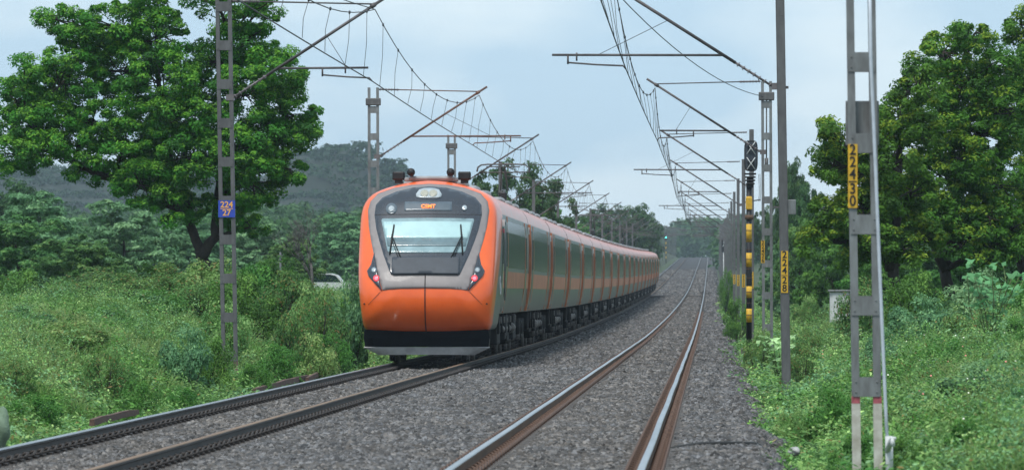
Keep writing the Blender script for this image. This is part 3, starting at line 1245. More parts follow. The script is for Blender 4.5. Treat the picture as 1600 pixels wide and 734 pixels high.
        def q(u, z, off=.07):
            return (sg * u, float(FN(sg * u, z)) - off, z)
        b.tube([q(.60, 2.52), q(.845, 3.07, .09)], .014, 6)
        b.tube([q(.66, 2.52), q(.86, 3.02, .09)], .009, 6)
        b.tube([q(.875, 2.60, .06), q(.845, 3.0, .06), q(.80, 3.32, .06)], .013, 6)
        b.tube([q(.87, 2.62, .05), q(.80, 3.30, .05)], .02, 4)
        b.build('wiper', M_ink, lead)
        # horns / cameras on roof
        b = MB()
        b.box((sg * .80, 3.0, 4.52), (.30, .35, .2), bev=.03)
        b.box((sg * .80, 3.0, 4.40), (.18, .25, .12))
        b.build('roof_camera', M_black, lead)
        b = MB()
        b.tube([(sg * .48, 3.0, 4.60), (sg * .48, 2.6, 4.60)], [.05, .10], 14)
        b.cyl((sg * .48, 3.0, 4.38), (sg * .48, 3.0, 4.58), .04, 8)
        b.build('horn', M_black, lead)
        # logo ring on the cab flank
        b = MB()
        pts = [(sg * 1.645, 3.6 + .30 * math.cos(a), 1.86 + .22 * math.sin(a)) for a in np.linspace(0, 2 * math.pi, 25)]
        b.tube(pts, .012, 6)
        for k, (yy, ww) in enumerate(((3.45, .1), (3.6, .14), (3.75, .1))):
            b.box((sg * 1.648, yy, 1.86), (.012, .05, ww))
        b.build('emblem', M_white, lead)
        # cab door
        b = MB()
        side_panel(b, sg, 4.6, 5.3, 1.25, 3.5, .014)
        b.build('cab_door', M_side, lead)
        b = MB()
        side_panel(b, sg, 4.72, 5.2, 2.4, 3.3, .022)
        b.build('cab_window', M_glass, lead)
        b = MB()
        b.tube([(sg * 1.72, 4.5, 1.5), (sg * 1.72, 4.5, 3.2)], .018, 6)
        b.build('handrail', M_galv, lead)
        b = MB()
        b.box((sg * 1.70, 4.2, 3.4), (.06, .12, .16))
        b.box((sg * 1.70, 4.2, 3.2), (.05, .1, .1), 1)
        b.build('side_camera', [M_white, M_redp], lead)
    b = MB()
    b.box((0, 3.6, 4.46), (1.1, 1.8, .10), bev=.04)
    b.box((.0, 2.9, 4.43), (1.3, .3, .10), bev=.03)
    b.build('roof_panel', M_roofg, lead)
    # snow plough skirt
    b = MB()
    Ht = [(0, .62), (.8, .66), (1.2, .71), (1.46, .76)]
    top = [(-u, z) for u, z in Ht[::-1]] + Ht[1:]

    def plough(zlist, halfs, ys_, mi):
        vs_, fs_ = [], []
        cols = 15
        for zf_, hw, yo in zip(zlist, halfs, ys_):
            for i in range(cols):
                t = -1 + 2 * i / (cols - 1)
                z_ = zf_ if not callable(zf_) else zf_(t)
                vs_.append((hw * t, yo + .14 * abs(t) ** 4, z_))
        for k in range(len(zlist) - 1):
            for i in range(cols - 1):
                fs_.append((k * cols + i, k * cols + i + 1, (k + 1) * cols + i + 1, (k + 1) * cols + i))
        b.add(vs_, fs_, mi, False)
    plough([.80, .62, .405], [1.47, 1.50, 1.47], [.62, .66, .74], 0)
    o = b.build('plough', [mat('plough_black', (.008, .010, .014), rough=.85, spec=.2, var=.2)], lead)
    md = o.modifiers.new('t', 'SOLIDIFY'); md.thickness = .05; md.offset = 0
    b = MB()
    plough([.39, .21], [1.50, 1.13], [.72, .74], 0)
    o = b.build('plough_edge', [M_skirt], lead)
    md = o.modifiers.new('t', 'SOLIDIFY'); md.thickness = .05; md.offset = 0
    b = MB()
    b.box((0, 1.9, .75), (2.4, 2.0, .35))
    for sg in (-1, 1):
        b.box((sg * .873, 1.6, .30), (.12, .35, .5), bev=.03)
    b.build('front_frame', M_under, lead)
    return lead


lead = leading()

proto = None
y = 23.5
nxt = []
y_track = NOSE_Y + 23.5
CAR = 20.0
for k in range(18):
    za = float(Zr(y_track)) + LTZ
    zb = float(Zr(y_track + CAR)) + LTZ
    ang = math.atan2(zb - za, CAR)
    if proto is None:
        proto = car_shell('carriage', train, 0.0, CAR - .45, (0, 0, 0))
        car_details(proto, 0.0, CAR - .45)
        c = proto
    else:
        c = copy_tree(proto, train)
    c.location = (0, y_track - NOSE_Y, za - train.location.z)
    c.rotation_euler = (ang, 0, 0)
    if k == 1:
        make_panto(c, 2.6)
        pass
    if k in (7, 12):
        make_panto(c, 10.0)
    y_track += CAR

# ------------------------------------------------------------------ overhead line
SPAN = 43.5
H_CON, H_CAT, H_REG, H_BOT, H_TOP = 5.68, 7.08, 5.93, 5.36, 7.32
RY0, LY0 = 50.0, 100.0


def lattice_mast(root, h, zb, w_=.30, lean=0.0, m=M_galv, base_m=None, base_h=.45, red=False, step=.79, b0=.58):
    """two channels tied by batten plates; local z=0 is rail level, foot at zb"""
    def X(x, z):
        return x + lean * (h - z)
    b = MB()
    for sg in (-1, 1):
        x0 = sg * (w_ / 2 - .0375)
        for (dx, dy, sx, sy) in ((0, -.045, .075, .009), (sg * .033, 0, .009, .09), (0, .045, .075, .009)):
            zz0 = (b0 if base_m else zb)
            b.add([(X(x0 + dx + a * sx / 2, z), dy + c * sy / 2, z) for z in (zz0, h) for a, c in ((-1, -1), (1, -1), (1, 1), (-1, 1))],
                  [(0, 1, 2, 3), (4, 5, 6, 7), (0, 1, 5, 4), (1, 2, 6, 5), (2, 3, 7, 6), (3, 0, 4, 7)])
    b.build('channel_posts', m, root)
    z = b0 + .10
    while z < h:
        b = MB()
        for dy in (-.056, .056):
            xx = lean * (h - z)
            b.box((xx, dy, z), (w_ - .02, .008, .19))
            for ex in (-1, 1):
                for ez in (-.05, .05):
                    b.cyl((xx + ex * (w_ / 2 - .04), dy - .012 * (1 if dy > 0 else 1), z + ez), (xx + ex * (w_ / 2 - .04), dy, z + ez), .008, 6)
        b.build('batten_plate', m, root)
        z += step
    if base_m:
        b = MB()
        for sg in (-1, 1):
            x0 = sg * (w_ / 2 - .0375)
            b.add([(X(x0 + a * .042, z), c * .05, z) for z in (zb, b0 - .06) for a, c in ((-1, -1), (1, -1), (1, 1), (-1, 1))],
                  [(0, 1, 2, 3), (4, 5, 6, 7), (0, 1, 5, 4), (1, 2, 6, 5), (2, 3, 7, 6), (3, 0, 4, 7)])
        b.build('painted_foot', base_m, root)
        b = MB()
        for sg in (-1, 1):
            x0 = sg * (w_ / 2 - .0375)
            b.add([(X(x0 + a * .041, z), c * .051, z) for z in (b0 - .06, b0 + .01) for a, c in ((-1, -1), (1, -1), (1, 1), (-1, 1))],
                  [(0, 1, 2, 3), (4, 5, 6, 7), (0, 1, 5, 4), (1, 2, 6, 5), (2, 3, 7, 6), (3, 0, 4, 7)])
        b.build('foot_band', M_redp if red else base_m, root)


def pole_mast(root, h, zb, w_=.15, lean=0.0, m=M_galvd):
    b = MB()

    def X(x, z):
        return x + lean * (h - z)
    for (dx, dy, sx, sy) in ((-w_ / 2, 0, .012, .15), (w_ / 2, 0, .012, .15), (0, 0, w_, .01), (0, -.07, w_ * .96, .01)):
        b.add([(X(dx + a * sx / 2, z), dy + c * sy / 2, z) for z in (zb, h) for a, c in ((-1, -1), (1, -1), (1, 1), (-1, 1))],
              [(0, 1, 2, 3), (4, 5, 6, 7), (0, 1, 5, 4), (1, 2, 6, 5), (2, 3, 7, 6), (3, 0, 4, 7)])
    for z in (h - .3, h - .45, h - .95, h - 1.1):
        for ex in (-.03, .03):
            b.cyl((X(ex, z), -.075, z), (X(ex, z), -.082, z), .010, 6)
    b.build('steel_post', m, root)


def insulator(b, a, c, r=.055, n=7):
    a, c = Vector(a), Vector(c)
    b.tube([a, c], .022, 8)
    for i in range(n):
        p = a.lerp(c, (i + .5) / n)
        d = (c - a).normalized() * .012
        b.tube([p - d, p + d], [r, r * .55], 10)


def cantilever(root, sg, kind, lean=0.0, m=M_tube, detail=True, x_m=0.0, h_mast=7.4):
    """sg: +1 when the track is to the right of the mast. Returns x offsets of contact and catenary"""
    mx_ = lambda z: x_m + lean * (h_mast - z)
    top_x = 3.20
    A = Vector((mx_(H_BOT) + sg * .16, 0, H_BOT))
    B = Vector((sg * top_x, 0, H_TOP))
    d = (B - A)
    b = MB()
    b.tube([A + d * .22, B], .030, 8)
    b.tube([A + d * .90, A + d * .93], .045, 8)
    b.build('bracket_tube', m, root)
    b = MB()
    insulator(b, A, A + d * .22)
    b.box((mx_(H_BOT) + sg * .10, 0, H_BOT), (.16, .12, .12))
    b.build('insulator', M_ins, root)
    S0 = Vector((mx_(7.25) + sg * .16, 0, 7.25))
    S1 = A + d * .93
    dd = S1 - S0
    b = MB()
    b.tube([S0 + dd * .2, S1], .017, 6)
    b.build('stay_tube', m, root)
    b = MB()
    insulator(b, S0, S0 + dd * .2, .045)
    b.build('insulator', M_ins, root)
    t = (H_REG - H_BOT) / (H_TOP - H_BOT)
    rx0 = A.x + d.x * t
    b = MB()
    if kind == 'short':
        rx1, hook, con = 2.85, 1.95, 2.92
    else:
        rx1, hook, con = 4.15, 3.86, 2.80
    b.tube([(rx0, 0, H_REG), (sg * rx1, 0, H_REG + .01)], .022, 8)
    b.tube([(sg * (rx1 - .45), 0, H_REG + .05), (sg * (rx1 - .45), 0, H_REG - .10)], .018, 6)
    b.build('register_arm', m, root)
    b = MB()
    b.tube([(sg * hook, 0, H_REG), (sg * hook, 0, H_REG - .16)], .02, 6)
    b.tube([(sg * hook, 0, H_REG - .13), (sg * (hook + (con - hook) * .5), 0, H_REG - .17), (sg * (con - (con - hook) * .05), 0, H_CON + .06), (sg * con, 0, H_CON)], .018, 6)
    b.build('steady_arm', m, root)
    b = MB()
    cat = top_x - .22
    b.tube([(sg * (cat - .95), 0, H_TOP - .75), (sg * (hook + con) * .5, 0, H_REG)], .006, 5)
    b.build('tie_wire', M_wire, root)
    return con, cat


def plate(root, txt, xc, z0, z1, yf, wd=.12, m=M_yel):
    """vertical number plate: digits from top to bottom, '-' is the bar"""
    b = MB()
    b.box((xc, yf, (z0 + z1) / 2), (wd, .006, z1 - z0))
    o = b.build('number_plate', m, root)
    digs = [c for c in txt if c != '-']
    hh = (z1 - z0) / (len(digs) + .25)
    z = z1 - hh * .5
    for c in txt:
        if c == '-':
            bb = MB()
            bb.box((xc, yf - .005, z + hh * .42), (wd * .85, .003, .012))
            bb.build('dividing_bar', M_ink, o)
            z -= hh * .20
            continue
        text_mb(c, hh * 1.22, 'numeral', M_ink, o, (xc, yf - .006, z), ext=.0015, sx=min(1.0, wd * .85 / (hh * .75)))
        z -= hh
    return o


ORD = ['first', 'second', 'third', 'fourth', 'fifth', 'sixth', 'seventh', 'eighth', 'ninth', 'tenth', 'eleventh', 'twelfth']
R_SUP, L_SUP = [], []     # support points of the wires: (y, x_con, z_con, x_cat, z_cat)

# right-hand masts
RM = {0: ('22-430', 2.925, .022), 1: ('224-28', 2.76, .016), 2: ('224-26', 3.00, .004)}
pole_proto, far_proto_r = {}, None


def far_mast(side, kind, near=True):
    key = (side, kind, near and side == 'R')
    if key in pole_proto:
        return None, pole_proto[key]
    root = link('overhead_line_mast', None, None, (0, 0, 0))
    pole_mast(root, 7.35, -.6, .15 if near else .11, 0)
    cc = cantilever(root, -1 if side == 'R' else 1, kind)
    if key[2]:
        b = MB()
        b.box((0, -.086, 2.05), (.13, .006, .58))
        pl = b.build('number_plate', M_yel, root)
    for k in range(5 if key[2] else 0):
        text_mb('22424'[k], .15, 'numeral', M_ink, pl, (0, -.092, 2.28 - k * .115), ext=.001, sx=1.0)
    pole_proto[key] = (root, cc)
    return root, pole_proto[key]


for i in range(0, 21):
    yy = RY0 + SPAN * i
    zr = float(Zr(yy))
    kind = 'long' if i % 2 == 1 else 'short'
    if i in (1,):
        kind = 'long'
    if i <= 2:
        txt, xm, lean = RM[i]
        if i == 0:
            root = empty('overhead_line_mast', (xm, yy, zr), 'grey lattice mast on whitewashed feet with yellow plate 22430, nearest on the right', 'mast', 'overhead line masts right of the tracks')
            lattice_mast(root, 7.5, -.5, .285, lean * .62, M_galv, M_cream, red=True)
            LN = lean * .62
            plate(root, '224-30', -.105 + LN * 4.8, 2.42, 3.04, -.064, .092)
            b = MB()
            b.box((LN * 4.2, .075, 3.25), (.325, .01, .43))
            b.build('backing_plate', M_galv, root)
            con, cat = cantilever(root, -1, 'short', LN, h_mast=7.5)
        elif i == 1:
            root = empty('overhead_line_mast', (xm, yy, zr), 'tall single grey steel post with yellow plate 22428, beside the striped signal', 'mast', 'overhead line masts right of the tracks')
            pole_mast(root, 7.6, -.6, .15, lean)
            plate(root, '224-28', lean * 5.6, 1.60, 2.36, -.086, .125)
            b = MB()
            b.box((lean * 4.4 + .11, .05, 3.16), (.24, .2, .27), bev=.01)
            b.build('junction_box', M_galv, root)
            b = MB()
            b.box((lean * 4.4, -.02, 3.16), (.36, .03, .03))
            b.box((lean * 2.2, -.02, 5.34), (.26, .03, .05))
            b.build('clamp', M_tube, root)
            con, cat = cantilever(root, -1, 'long', lean, h_mast=7.6)
        else:
            root = empty('overhead_line_mast', (xm, yy, zr), 'pale lattice mast with yellow plate 22426, just right of the striped signal', 'mast', 'overhead line masts right of the tracks')
            lattice_mast(root, 7.25, -.6, .29, lean, M_galv, step=.85)
            plate(root, '224-26', -.10, 2.4, 3.0, -.064, .10)
            b = MB()
            b.box((0, 0, 6.85), (.42, .2, .22), bev=.02)
            b.build('clamp', M_galvd, root)
            b = MB()
            b.cyl((0, 0, 5.2), (0, 0, 6.8), .02, 6)
            b.cyl((0, 0, 4.9), (0, 0, 5.2), .05, 12)
            b.build('tension_rod', M_galvd, root)
            con, cat = cantilever(root, -1, 'short', lean, h_mast=7.25)
        xw = xm
    else:
        xw = 2.95
        new, (pr, (con, cat)) = far_mast('R', kind, i < 8)
        root = new if new else copy_tree(pr)
        root.location = (xw, yy, zr)
        if i - 3 < 7:
            lab = ['slim grey mast seen right behind the striped signal post', 'slim grey mast just left of the striped signal', 'second mast beyond the striped signal, right of the tracks',
                   'third mast beyond the striped signal, right of the tracks', 'fourth mast beyond the striped signal, right of the tracks', 'fifth mast beyond the striped signal, right of the tracks',
                   'sixth mast beyond the striped signal, right of the tracks'][i - 3]
            tag(root, lab, 'mast', 'overhead line masts right of the tracks')
        else:
            tag(root, 'tiny hazy mast far up the line, right of the tracks', 'mast', 'far hazy masts right of the tracks')
    R_SUP.append((yy, xw - con, zr + H_CON, xw - cat, zr + H_CAT))

# left-hand masts
for i in range(-1, 31):
    yy = LY0 + SPAN * i
    zr = float(Zr(yy)) + .06
    kind = 'short' if i % 2 == 0 else 'long'
    xw = -8.04 if i == 0 else -7.96
    if i <= 2:
        lean = .018 if i == 0 else .004
        if i == 0:
            lab = 'lattice mast with blue plate 224 over 27, in front of the big tree'
        elif i == 1:
            lab = 'lattice mast rising above the left shoulder of the train nose'
        elif i == 2:
            lab = 'lattice mast rising above the middle of the train roof'
        else:
            lab = 'lattice mast nearest the camera on the left side'
        root = empty('overhead_line_mast', (xw, yy, zr), lab, 'mast', 'overhead line masts left of the tracks')
        lattice_mast(root, 7.6 if i <= 0 else 7.3, -.45, .315, lean, M_galvd if i < 1 else M_galv, M_brownb if i == 0 else None, b0=.20 if i == 0 else .5, step=.76)
        if i == 0:
            b = MB()
            hx_ = lean * 4.3
            b.box((hx_ + .0, -.07, 3.18), (.33, .008, .33))
            pl = b.build('number_plate', M_blue, root)
            text_mb('224', .165, 'numerals', M_yink, pl, (hx_, -.077, 3.26), ext=.0015)
            text_mb('27', .165, 'numerals', M_yink, pl, (hx_ + .0, -.077, 3.10), ext=.0015)
            b = MB()
            b.box((hx_, -.076, 3.185), (.25, .003, .012))
            b.build('dividing_bar', M_yink, pl)
        if i >= 1:
            b = MB()
            b.box((0, 0, 6.9), (.42, .2, .2), bev=.02)
            b.build('clamp', M_galvd, root)
        con, cat = cantilever(root, 1, kind, lean, m=M_tuber if i in (1, 3) else M_tube, h_mast=7.6 if i <= 0 else 7.3)
    else:
        new, (pr, (con, cat)) = far_mast('L', kind, i < 10)
        root = new if new else copy_tree(pr)
        root.location = (xw, yy, zr)
        if i < 8:
            tag(root, ORD[i] + ' mast behind the train roof, counted from the mast above the left shoulder of its nose' if i > 2 else '', 'mast', 'overhead line masts left of the tracks')
            root['label'] = ['', '', '', 'slim mast behind the round tree over the train roof', 'second slim mast behind the train roof, past the round tree', 'third slim mast behind the train roof, past the round tree',
                             'fourth slim mast behind the train roof, past the round tree', 'fifth slim mast behind the train roof, past the round tree'][i]
        else:
            tag(root, 'tiny hazy mast far up the line, left of the tracks', 'mast', 'far hazy masts left of the tracks')
    L_SUP.append((yy, xw + con, zr + H_CON, xw + cat, zr + H_CAT))


def wires(SUP, label, dmax):
    root = empty('overhead_line', (SUP[0][1], SUP[0][0], SUP[0][2]), label, 'overhead wire')
    o = Vector(root.location)
    con, cat = [], []
    nd = 0
    first = SUP[0]
    # extend one span towards the camera side
    pre = (first[0] - SPAN, first[1] + .3, first[2], first[3], first[4])
    S = [pre] + SUP
    for a, b in zip(S[:-1], S[1:]):
        far = a[0] > 600
        K = 4 if far else 14
        for k in range(K):
            t = k / K
            yv = a[0] + (b[0] - a[0]) * t
            con.append(Vector((a[1] + (b[1] - a[1]) * t, yv, a[2] + (b[2] - a[2]) * t - .03 * 4 * t * (1 - t))) - o)
            cat.append(Vector((a[3] + (b[3] - a[3]) * t, yv, a[4] + (b[4] - a[4]) * t - .82 * 4 * t * (1 - t))) - o)
        if nd < dmax:
            for k in range(9):
                t = (k + .5) / 9
                p = Vector((a[1] + (b[1] - a[1]) * t, a[0] + (b[0] - a[0]) * t, a[2] + (b[2] - a[2]) * t)) - o
                q = Vector((a[3] + (b[3] - a[3]) * t, a[0] + (b[0] - a[0]) * t, a[4] + (b[4] - a[4]) * t - .82 * 4 * t * (1 - t))) - o
                mid = p.lerp(q, .5) + Vector((random.uniform(-.04, .04), random.uniform(-.3, .3), 0))
                db = MB()
                db.tube([p, p.lerp(mid, .5) * 1.0, mid, q], .0055, 5)
                db.tube([q + Vector((0, -.03, -.02)), q + Vector((0, .03, .02))], .02, 5)
                db.build('dropper', M_wire, root)
            nd += 1
    last = S[-1]
    con.append(Vector((last[1], last[0], last[2])) - o)
    cat.append(Vector((last[3], last[0], last[4])) - o)
    MB().tube(con, .011, 6).build('contact_wire', M_wire, root, fixn=False)
    MB().tube(cat, .010, 6).build('catenary_wire', M_wire, root, fixn=False)
    return root


wires(R_SUP, 'overhead wires with droppers hung above the empty right-hand track', 9)
wires(L_SUP, 'overhead wires with droppers hung above the train', 9)

# anchoring wire running down to the 22426 mast
a = Vector((R_SUP[1][3], R_SUP[1][0], R_SUP[1][4]))
b_ = Vector((3.0 - .1, 137, 6.85))
mb = MB()
pts = [a.lerp(b_, t) - Vector((0, 0, .35 * 4 * t * (1 - t))) for t in np.linspace(0, 1, 14)]
tag(mb.tube([p - a for p in pts], .010, 5).build('anchor_wire', M_wire, None, a), 'long sagging wire running down to the lattice mast with plate 22426', 'wire')
a = Vector((L_SUP[1][3], 100, L_SUP[1][4]))
b_ = Vector((-7.2, 56, 7.3))
mb = MB()
pts = [a.lerp(b_, t) - Vector((0, 0, .3 * 4 * t * (1 - t))) for t in np.linspace(0, 1, 12)]
tag(mb.tube([p - a for p in pts], .010, 5).build('anchor_wire', M_wire, None, a), 'thin wire leaving the top left cantilever towards the upper left', 'wire')

# ------------------------------------------------------------------ signal with striped post
def big_signal():
    loc = (2.69, 158, float(Zr(158)))
    s = empty('railway_signal', loc, 'tall railway signal with black and yellow striped post and crossed-out lamps', 'signal')
    k = 158 / F_PX

    def Z(pyv):
        return 1.59 + (458 - pyv) * k
    bands = [(307, 328, 'Y'), (328, 350, 'B'), (350, 378, 'Y'), (378, 395, 'B'), (395, 417, 'Y'), (417, 447, 'B'), (447, 465, 'Y'), (465, 482, 'B'), (482, 503, 'Y'), (503, 570, 'B')]
    post = MB()
    post.cyl((0, 0, -.6), (0, 0, Z(290)), .086, 16)
    p_o = post.build('striped_post', [M_black], s)
    for (a_, b2, c) in bands:
        if c == 'Y':
            q = MB()
            q.cyl((0, 0, Z(b2)), (0, 0, Z(a_)), .0885, 16)
            q.build('yellow_band', M_yel, p_o)
    q = MB()
    q.box((0, -.02, Z(318)), (.2, .2, .36), bev=.01)
    q.build('junction_box', M_yel, p_o)
    q = MB()
    q.cyl((0, 0, Z(343)), (0, 0, Z(336)), .13, 12)
    for pyv in (360, 374, 390, 405, 420, 434, 456, 473, 492):
        q.cyl((0, 0, Z(pyv) - .01), (0, 0, Z(pyv) + .01), .096, 12)
    q.build('collar', M_rust, s)
    # head
    zc = (Z(220) + Z(268)) / 2
    hh = (Z(220) - Z(268)) / 2
    P = []
    for a2 in np.linspace(0, 2 * math.pi, 32, endpoint=False):
        cx, sx = math.cos(a2), math.sin(a2)
        P.append((.21 * math.copysign(abs(cx) ** .45, cx), zc + hh * math.copysign(abs(sx) ** .45, sx)))
    h = MB()
    h.prism([(p[0] + .06, p[1]) for p in P], -.22, -.06)
    ho = h.build('signal_head', M_black, s)
    h = MB()
    h.prism([(p[0] * .82 + .06, zc + (p[1] - zc) * .88) for p in P], -.235, -.222)
    h.build('lamp_panel', M_box, ho)
    for dz in (-.24, .24):
        h = MB()
        h.tube([(.06, -.225, zc + dz), (.06, -.30, zc + dz)], .11, 16, caps=False)
        h.build('hood', M_black, ho)
        h = MB()
        for sg in (-1, 1):
            h.tube([(.06 - .13, -.32, zc + dz - sg * .19), (.06 + .13, -.32, zc + dz + sg * .19)], .013, 5)
        h.build('cancelling_cross', M_white, ho)
    h = MB()
    for i_ in range(4):
        h.box((.04, -.06, Z(272) - i_ * .1), (.36 - .03 * i_, .26, .05), bev=.01)
    h.box((.03, 0, Z(285)), (.2, .2, .34))
    h.build('bracket', M_black, s)
    h = MB()
    for xx in (.30, .34):
        h.tube([(xx, .05, Z(272)), (xx + .02, .05, Z(300)), (xx, .05, Z(315))], .008, 5)
    h.tube([(-.15, .05, Z(316)), (.36, .05, Z(312))], .022, 6)
    h.tube([(-.15, .05, Z(316)), (-.17, .05, Z(296)), (-.05, .05, Z(290))], .010, 6)
    h.build('maintenance_cage', M_galvd, s)
    h = MB()
    h.box((0, .2, -.35), (.5, .5, .5), bev=.03)
    h.build('foundation', M_conc, s)


big_signal()


def small_signal(x, y, zr, h, lit, label):
    s = empty('railway_signal', (x, y, zr), label, 'signal')
    q = MB()
    q.cyl((0, 0, -.5), (0, 0, h), .08, 10)
    p = q.build('striped_post' if lit else 'post', M_black if lit else M_white, s)
    if lit:
        for k in range(4):
            q = MB()
            q.cyl((0, 0, .8 + k * 1.0), (0, 0, 1.3 + k * 1.0), .09, 10)
            q.build('yellow_band', M_yel, p)
    q = MB()
    q.box((0, -.1, h + .4), (.5, .15, 1.5), bev=.06)
    hd = q.build('signal_head', M_black, s)
    if lit:
        q = MB()
        q.tube([(0, -.18, h + .1), (0, -.26, h + .1)], .13, 14)
        m = mat('green_signal_lamp', (.05, .8, .6), emit=(.05, 1.0, .7), es=9, var=0)
        q.build('green_lamp', m, hd)
    else:
        q = MB()
        q.box((0, -.19, h + .75), (.08, .02, .3))
        for sg in (-1, 1):
            q.tube([(0, -.19, h + .5), (sg * .14, -.19, h + .25)], .03, 5)
        q.build('white_symbol', M_white, hd)


small_signal(-7.9, 1085, float(Zr(1085)), 5.2, True, 'small distant signal showing a green light above the train tail')
small_signal(3.0, 571, float(Zr(571)), 4.4, False, 'small distant signal on a white post with white mark, right of tracks')

# ------------------------------------------------------------------ lineside objects
def lineside():
    # white conduit pipe leaning beside the nearest mast
    D = 48.6
    base = px(1386, 700, D)
    root = empty('conduit_pipe', tuple(base), 'thin white pipe leaning beside the nearest lattice mast on the right', 'pipe')
    P = [px(1358, -60, D), px(1360, 90, D), px(1364, 180, D), px(1370, 330, D), px(1377, 500, D), px(1383, 640, D), px(1387, 720, D)]
    MB().tube([Vector(p - base) for p in P], .016, 8).build('pipe', mat('pale_plastic_pipe', (.55, .60, .66), rough=.4, var=.1), root)
    b = MB()
    b.tube([Vector(px(1388, 680, D) - base), Vector(px(1389, 760, D) - base)], .036, 8)
    b.tube([Vector(px(1386, 703, D) - base), Vector(px(1392, 685, D - .3) - base)], .03, 8)
    b.tube([Vector(px(1393, 684, D - .3) - base), Vector(px(1394, 696, D - .3) - base)], .022, 8)
    b.tube([Vector(px(1389, 684, D - .3) - base), Vector(px(1399, 684, D - .3) - base)], .018, 8)
    b.build('pipe_fitting', M_white, root)
    # cabinet
    x, y = 6.12, 178
    zb = 1.59 - (503 - 458) * y / F_PX
    c = empty('equipment_cabinet', (x, y, zb), 'white metal equipment cabinet standing in the weeds behind the nearest mast', 'cabinet')
    b = MB(); b.box((0, 0, .5), (.96, .6, 1.1), bev=.015); b.build('body', M_white, c)
    b = MB(); b.box((0, -.02, 1.09), (1.08, .74, .07), bev=.015); b.build('roof', M_galv, c)
    b = MB(); b.box((.02, -.31, .5), (.82, .02, .94), bev=.006)
    d = b.build('door', M_white, c)
    b = MB(); b.box((-.25, -.33, .28), (.05, .03, .05)); b.box((-.1, -.33, .28), (.05, .03, .05)); b.build('latch', M_rust, d)
    b = MB()
    for zz in (.85, .9, .95):
        b.box((.15, -.325, zz), (.3, .01, .018))
    b.build('vent', M_galvd, d)
    b = MB(); b.box((0, 0, -.35), (1.1, .7, .6)); b.build('plinth', M_cream, c)
    # hose out of the ballast
    D = 58.5
    P = [(1040, 703), (1060, 701), (1095, 697), (1130, 694), (1160, 691), (1178, 691), (1187, 698)]
    o0 = px(1040, 703, D)
    pts = []
    for i, (a, b2) in enumerate(P):
        q = px(a, b2, D)
        q[2] = float(ballast_z(q[0], D + i * .15)) + .055
        q[1] = D + i * .15
        pts.append(q)
    o0 = pts[0]
    tag(MB().tube([Vector(p - o0) for p in pts], .030, 8).build('hose', mat('black_rubber', (.018, .017, .016), rough=.6), None, tuple(o0)), 'black hose lying over the ballast beside the right-hand rail', 'hose')
    # pale stone in the grass

    def rock(name, loc, s, m, label, cat):
        import bmesh
        me = bpy.data.meshes.new(name)
        bm = bmesh.new()
        bmesh.ops.create_icosphere(bm, subdivisions=3, radius=1)
        for v in bm.verts:
            n = 1 + .14 * math.sin(v.co.x * 3.1 + v.co.y * 2 + s[0] * 9) + .1 * math.sin(v.co.z * 5 + v.co.x * 4) + random.uniform(-.03, .03)
            v.co = Vector((v.co.x * s[0], v.co.y * s[1], v.co.z * s[2])) * n
        for f in bm.faces:
            f.smooth = True
        bm.to_mesh(me)
        bm.free()
        me.materials.append(m)
        tag(link(name, me, None, loc), label, cat)
    M_pale = mat('pale_stone', (.42, .42, .40), rough=.9, var=.25, scale=14, bump=.5)
    M_lich = mat('lichened_stone', (.22, .30, .21), rough=.9, var=.3, scale=7, bump=.5, col2=(.12, .18, .11))
    q = px(1240, 704, 58)
    rock('stone', (q[0], 58, q[2]), (.075, .09, .05), M_pale, 'small pale stone lying in the grass at the ballast edge', 'stone')
    q = px(-4, 668, 56.5)
    rock('boulder', (q[0], 56.5, q[2]), (.13, .16, .22), M_lich, 'pale green rounded boulder at the left edge of the picture', 'boulder')
    # old rusty rails and timber lying along the left track
    def debris(x0, y0, x1, y1, z, r, name, label, cat, m, zz=.05):
        q = MB()
        L_ = math.hypot(x1 - x0, y1 - y0)
        n = 10
        vs, fs = [], []
        for i in range(n + 1):
            t = i / n
            xx = (x1 - x0) * t
            yy_ = (y1 - y0) * t
            h = zz * math.sin(math.pi * t) + random.uniform(-.01, .01)
            vs += [(xx - r, yy_, h - .05), (xx + r, yy_, h - .05), (xx + r * .8, yy_, h + r), (xx - r * .8, yy_, h + r)]
        for i in range(n):
            for k in range(4):
                fs.append((i * 4 + k, i * 4 + (k + 1) % 4, i * 4 + 4 + (k + 1) % 4, i * 4 + 4 + k))
        fs += [(0, 1, 2, 3), (n * 4 + 3, n * 4 + 2, n * 4 + 1, n * 4)]
        q.add(vs, fs)
        tag(q.build(name, m, None, (x0, y0, z)), label, cat)
    M_wood = mat('rotten_timber', (.17, .10, .075), rough=.95, var=.35, scale=9, bump=.8, bscale=30, col2=(.07, .045, .035))
    debris(-6.92, 69.5, -6.98, 75.5, -.17, .04, 'old_timber', 'broken rusty brown beam behind the left rail, nearest the camera', 'timber', M_wood, .025)
    debris(-6.85, 93.5, -6.95, 112, -.20, .05, 'old_rail', 'long rusty discarded rail in the weeds below the blue-plated mast', 'rail', M_wood, .04)
    debris(-6.70, 104, -7.0, 118, -.16, .04, 'old_timber', 'brown beam lying beside the left rail in front of the train', 'timber', M_wood, .08)
    debris(-7.15, 104.5, -7.35, 106, -.1, .07, 'old_timber', 'short splintered plank tilted in the weeds right of the blue-plated mast', 'timber', M_wood, .12)
    # marker
    b = MB(); b.prism([(-.18, -.3), (.18, -.3), (.18, .12), (.1, .2), (-.1, .2), (-.18, .12)], -.06, .06)
    tag(b.build('marker_stone', M_yel, None, (2.82, 335, float(Zr(335)) - .1)), 'small yellow marker stone at the far right ballast edge', 'marker')
    # boarded foot crossing
    z = float(Zr(486)) - .09
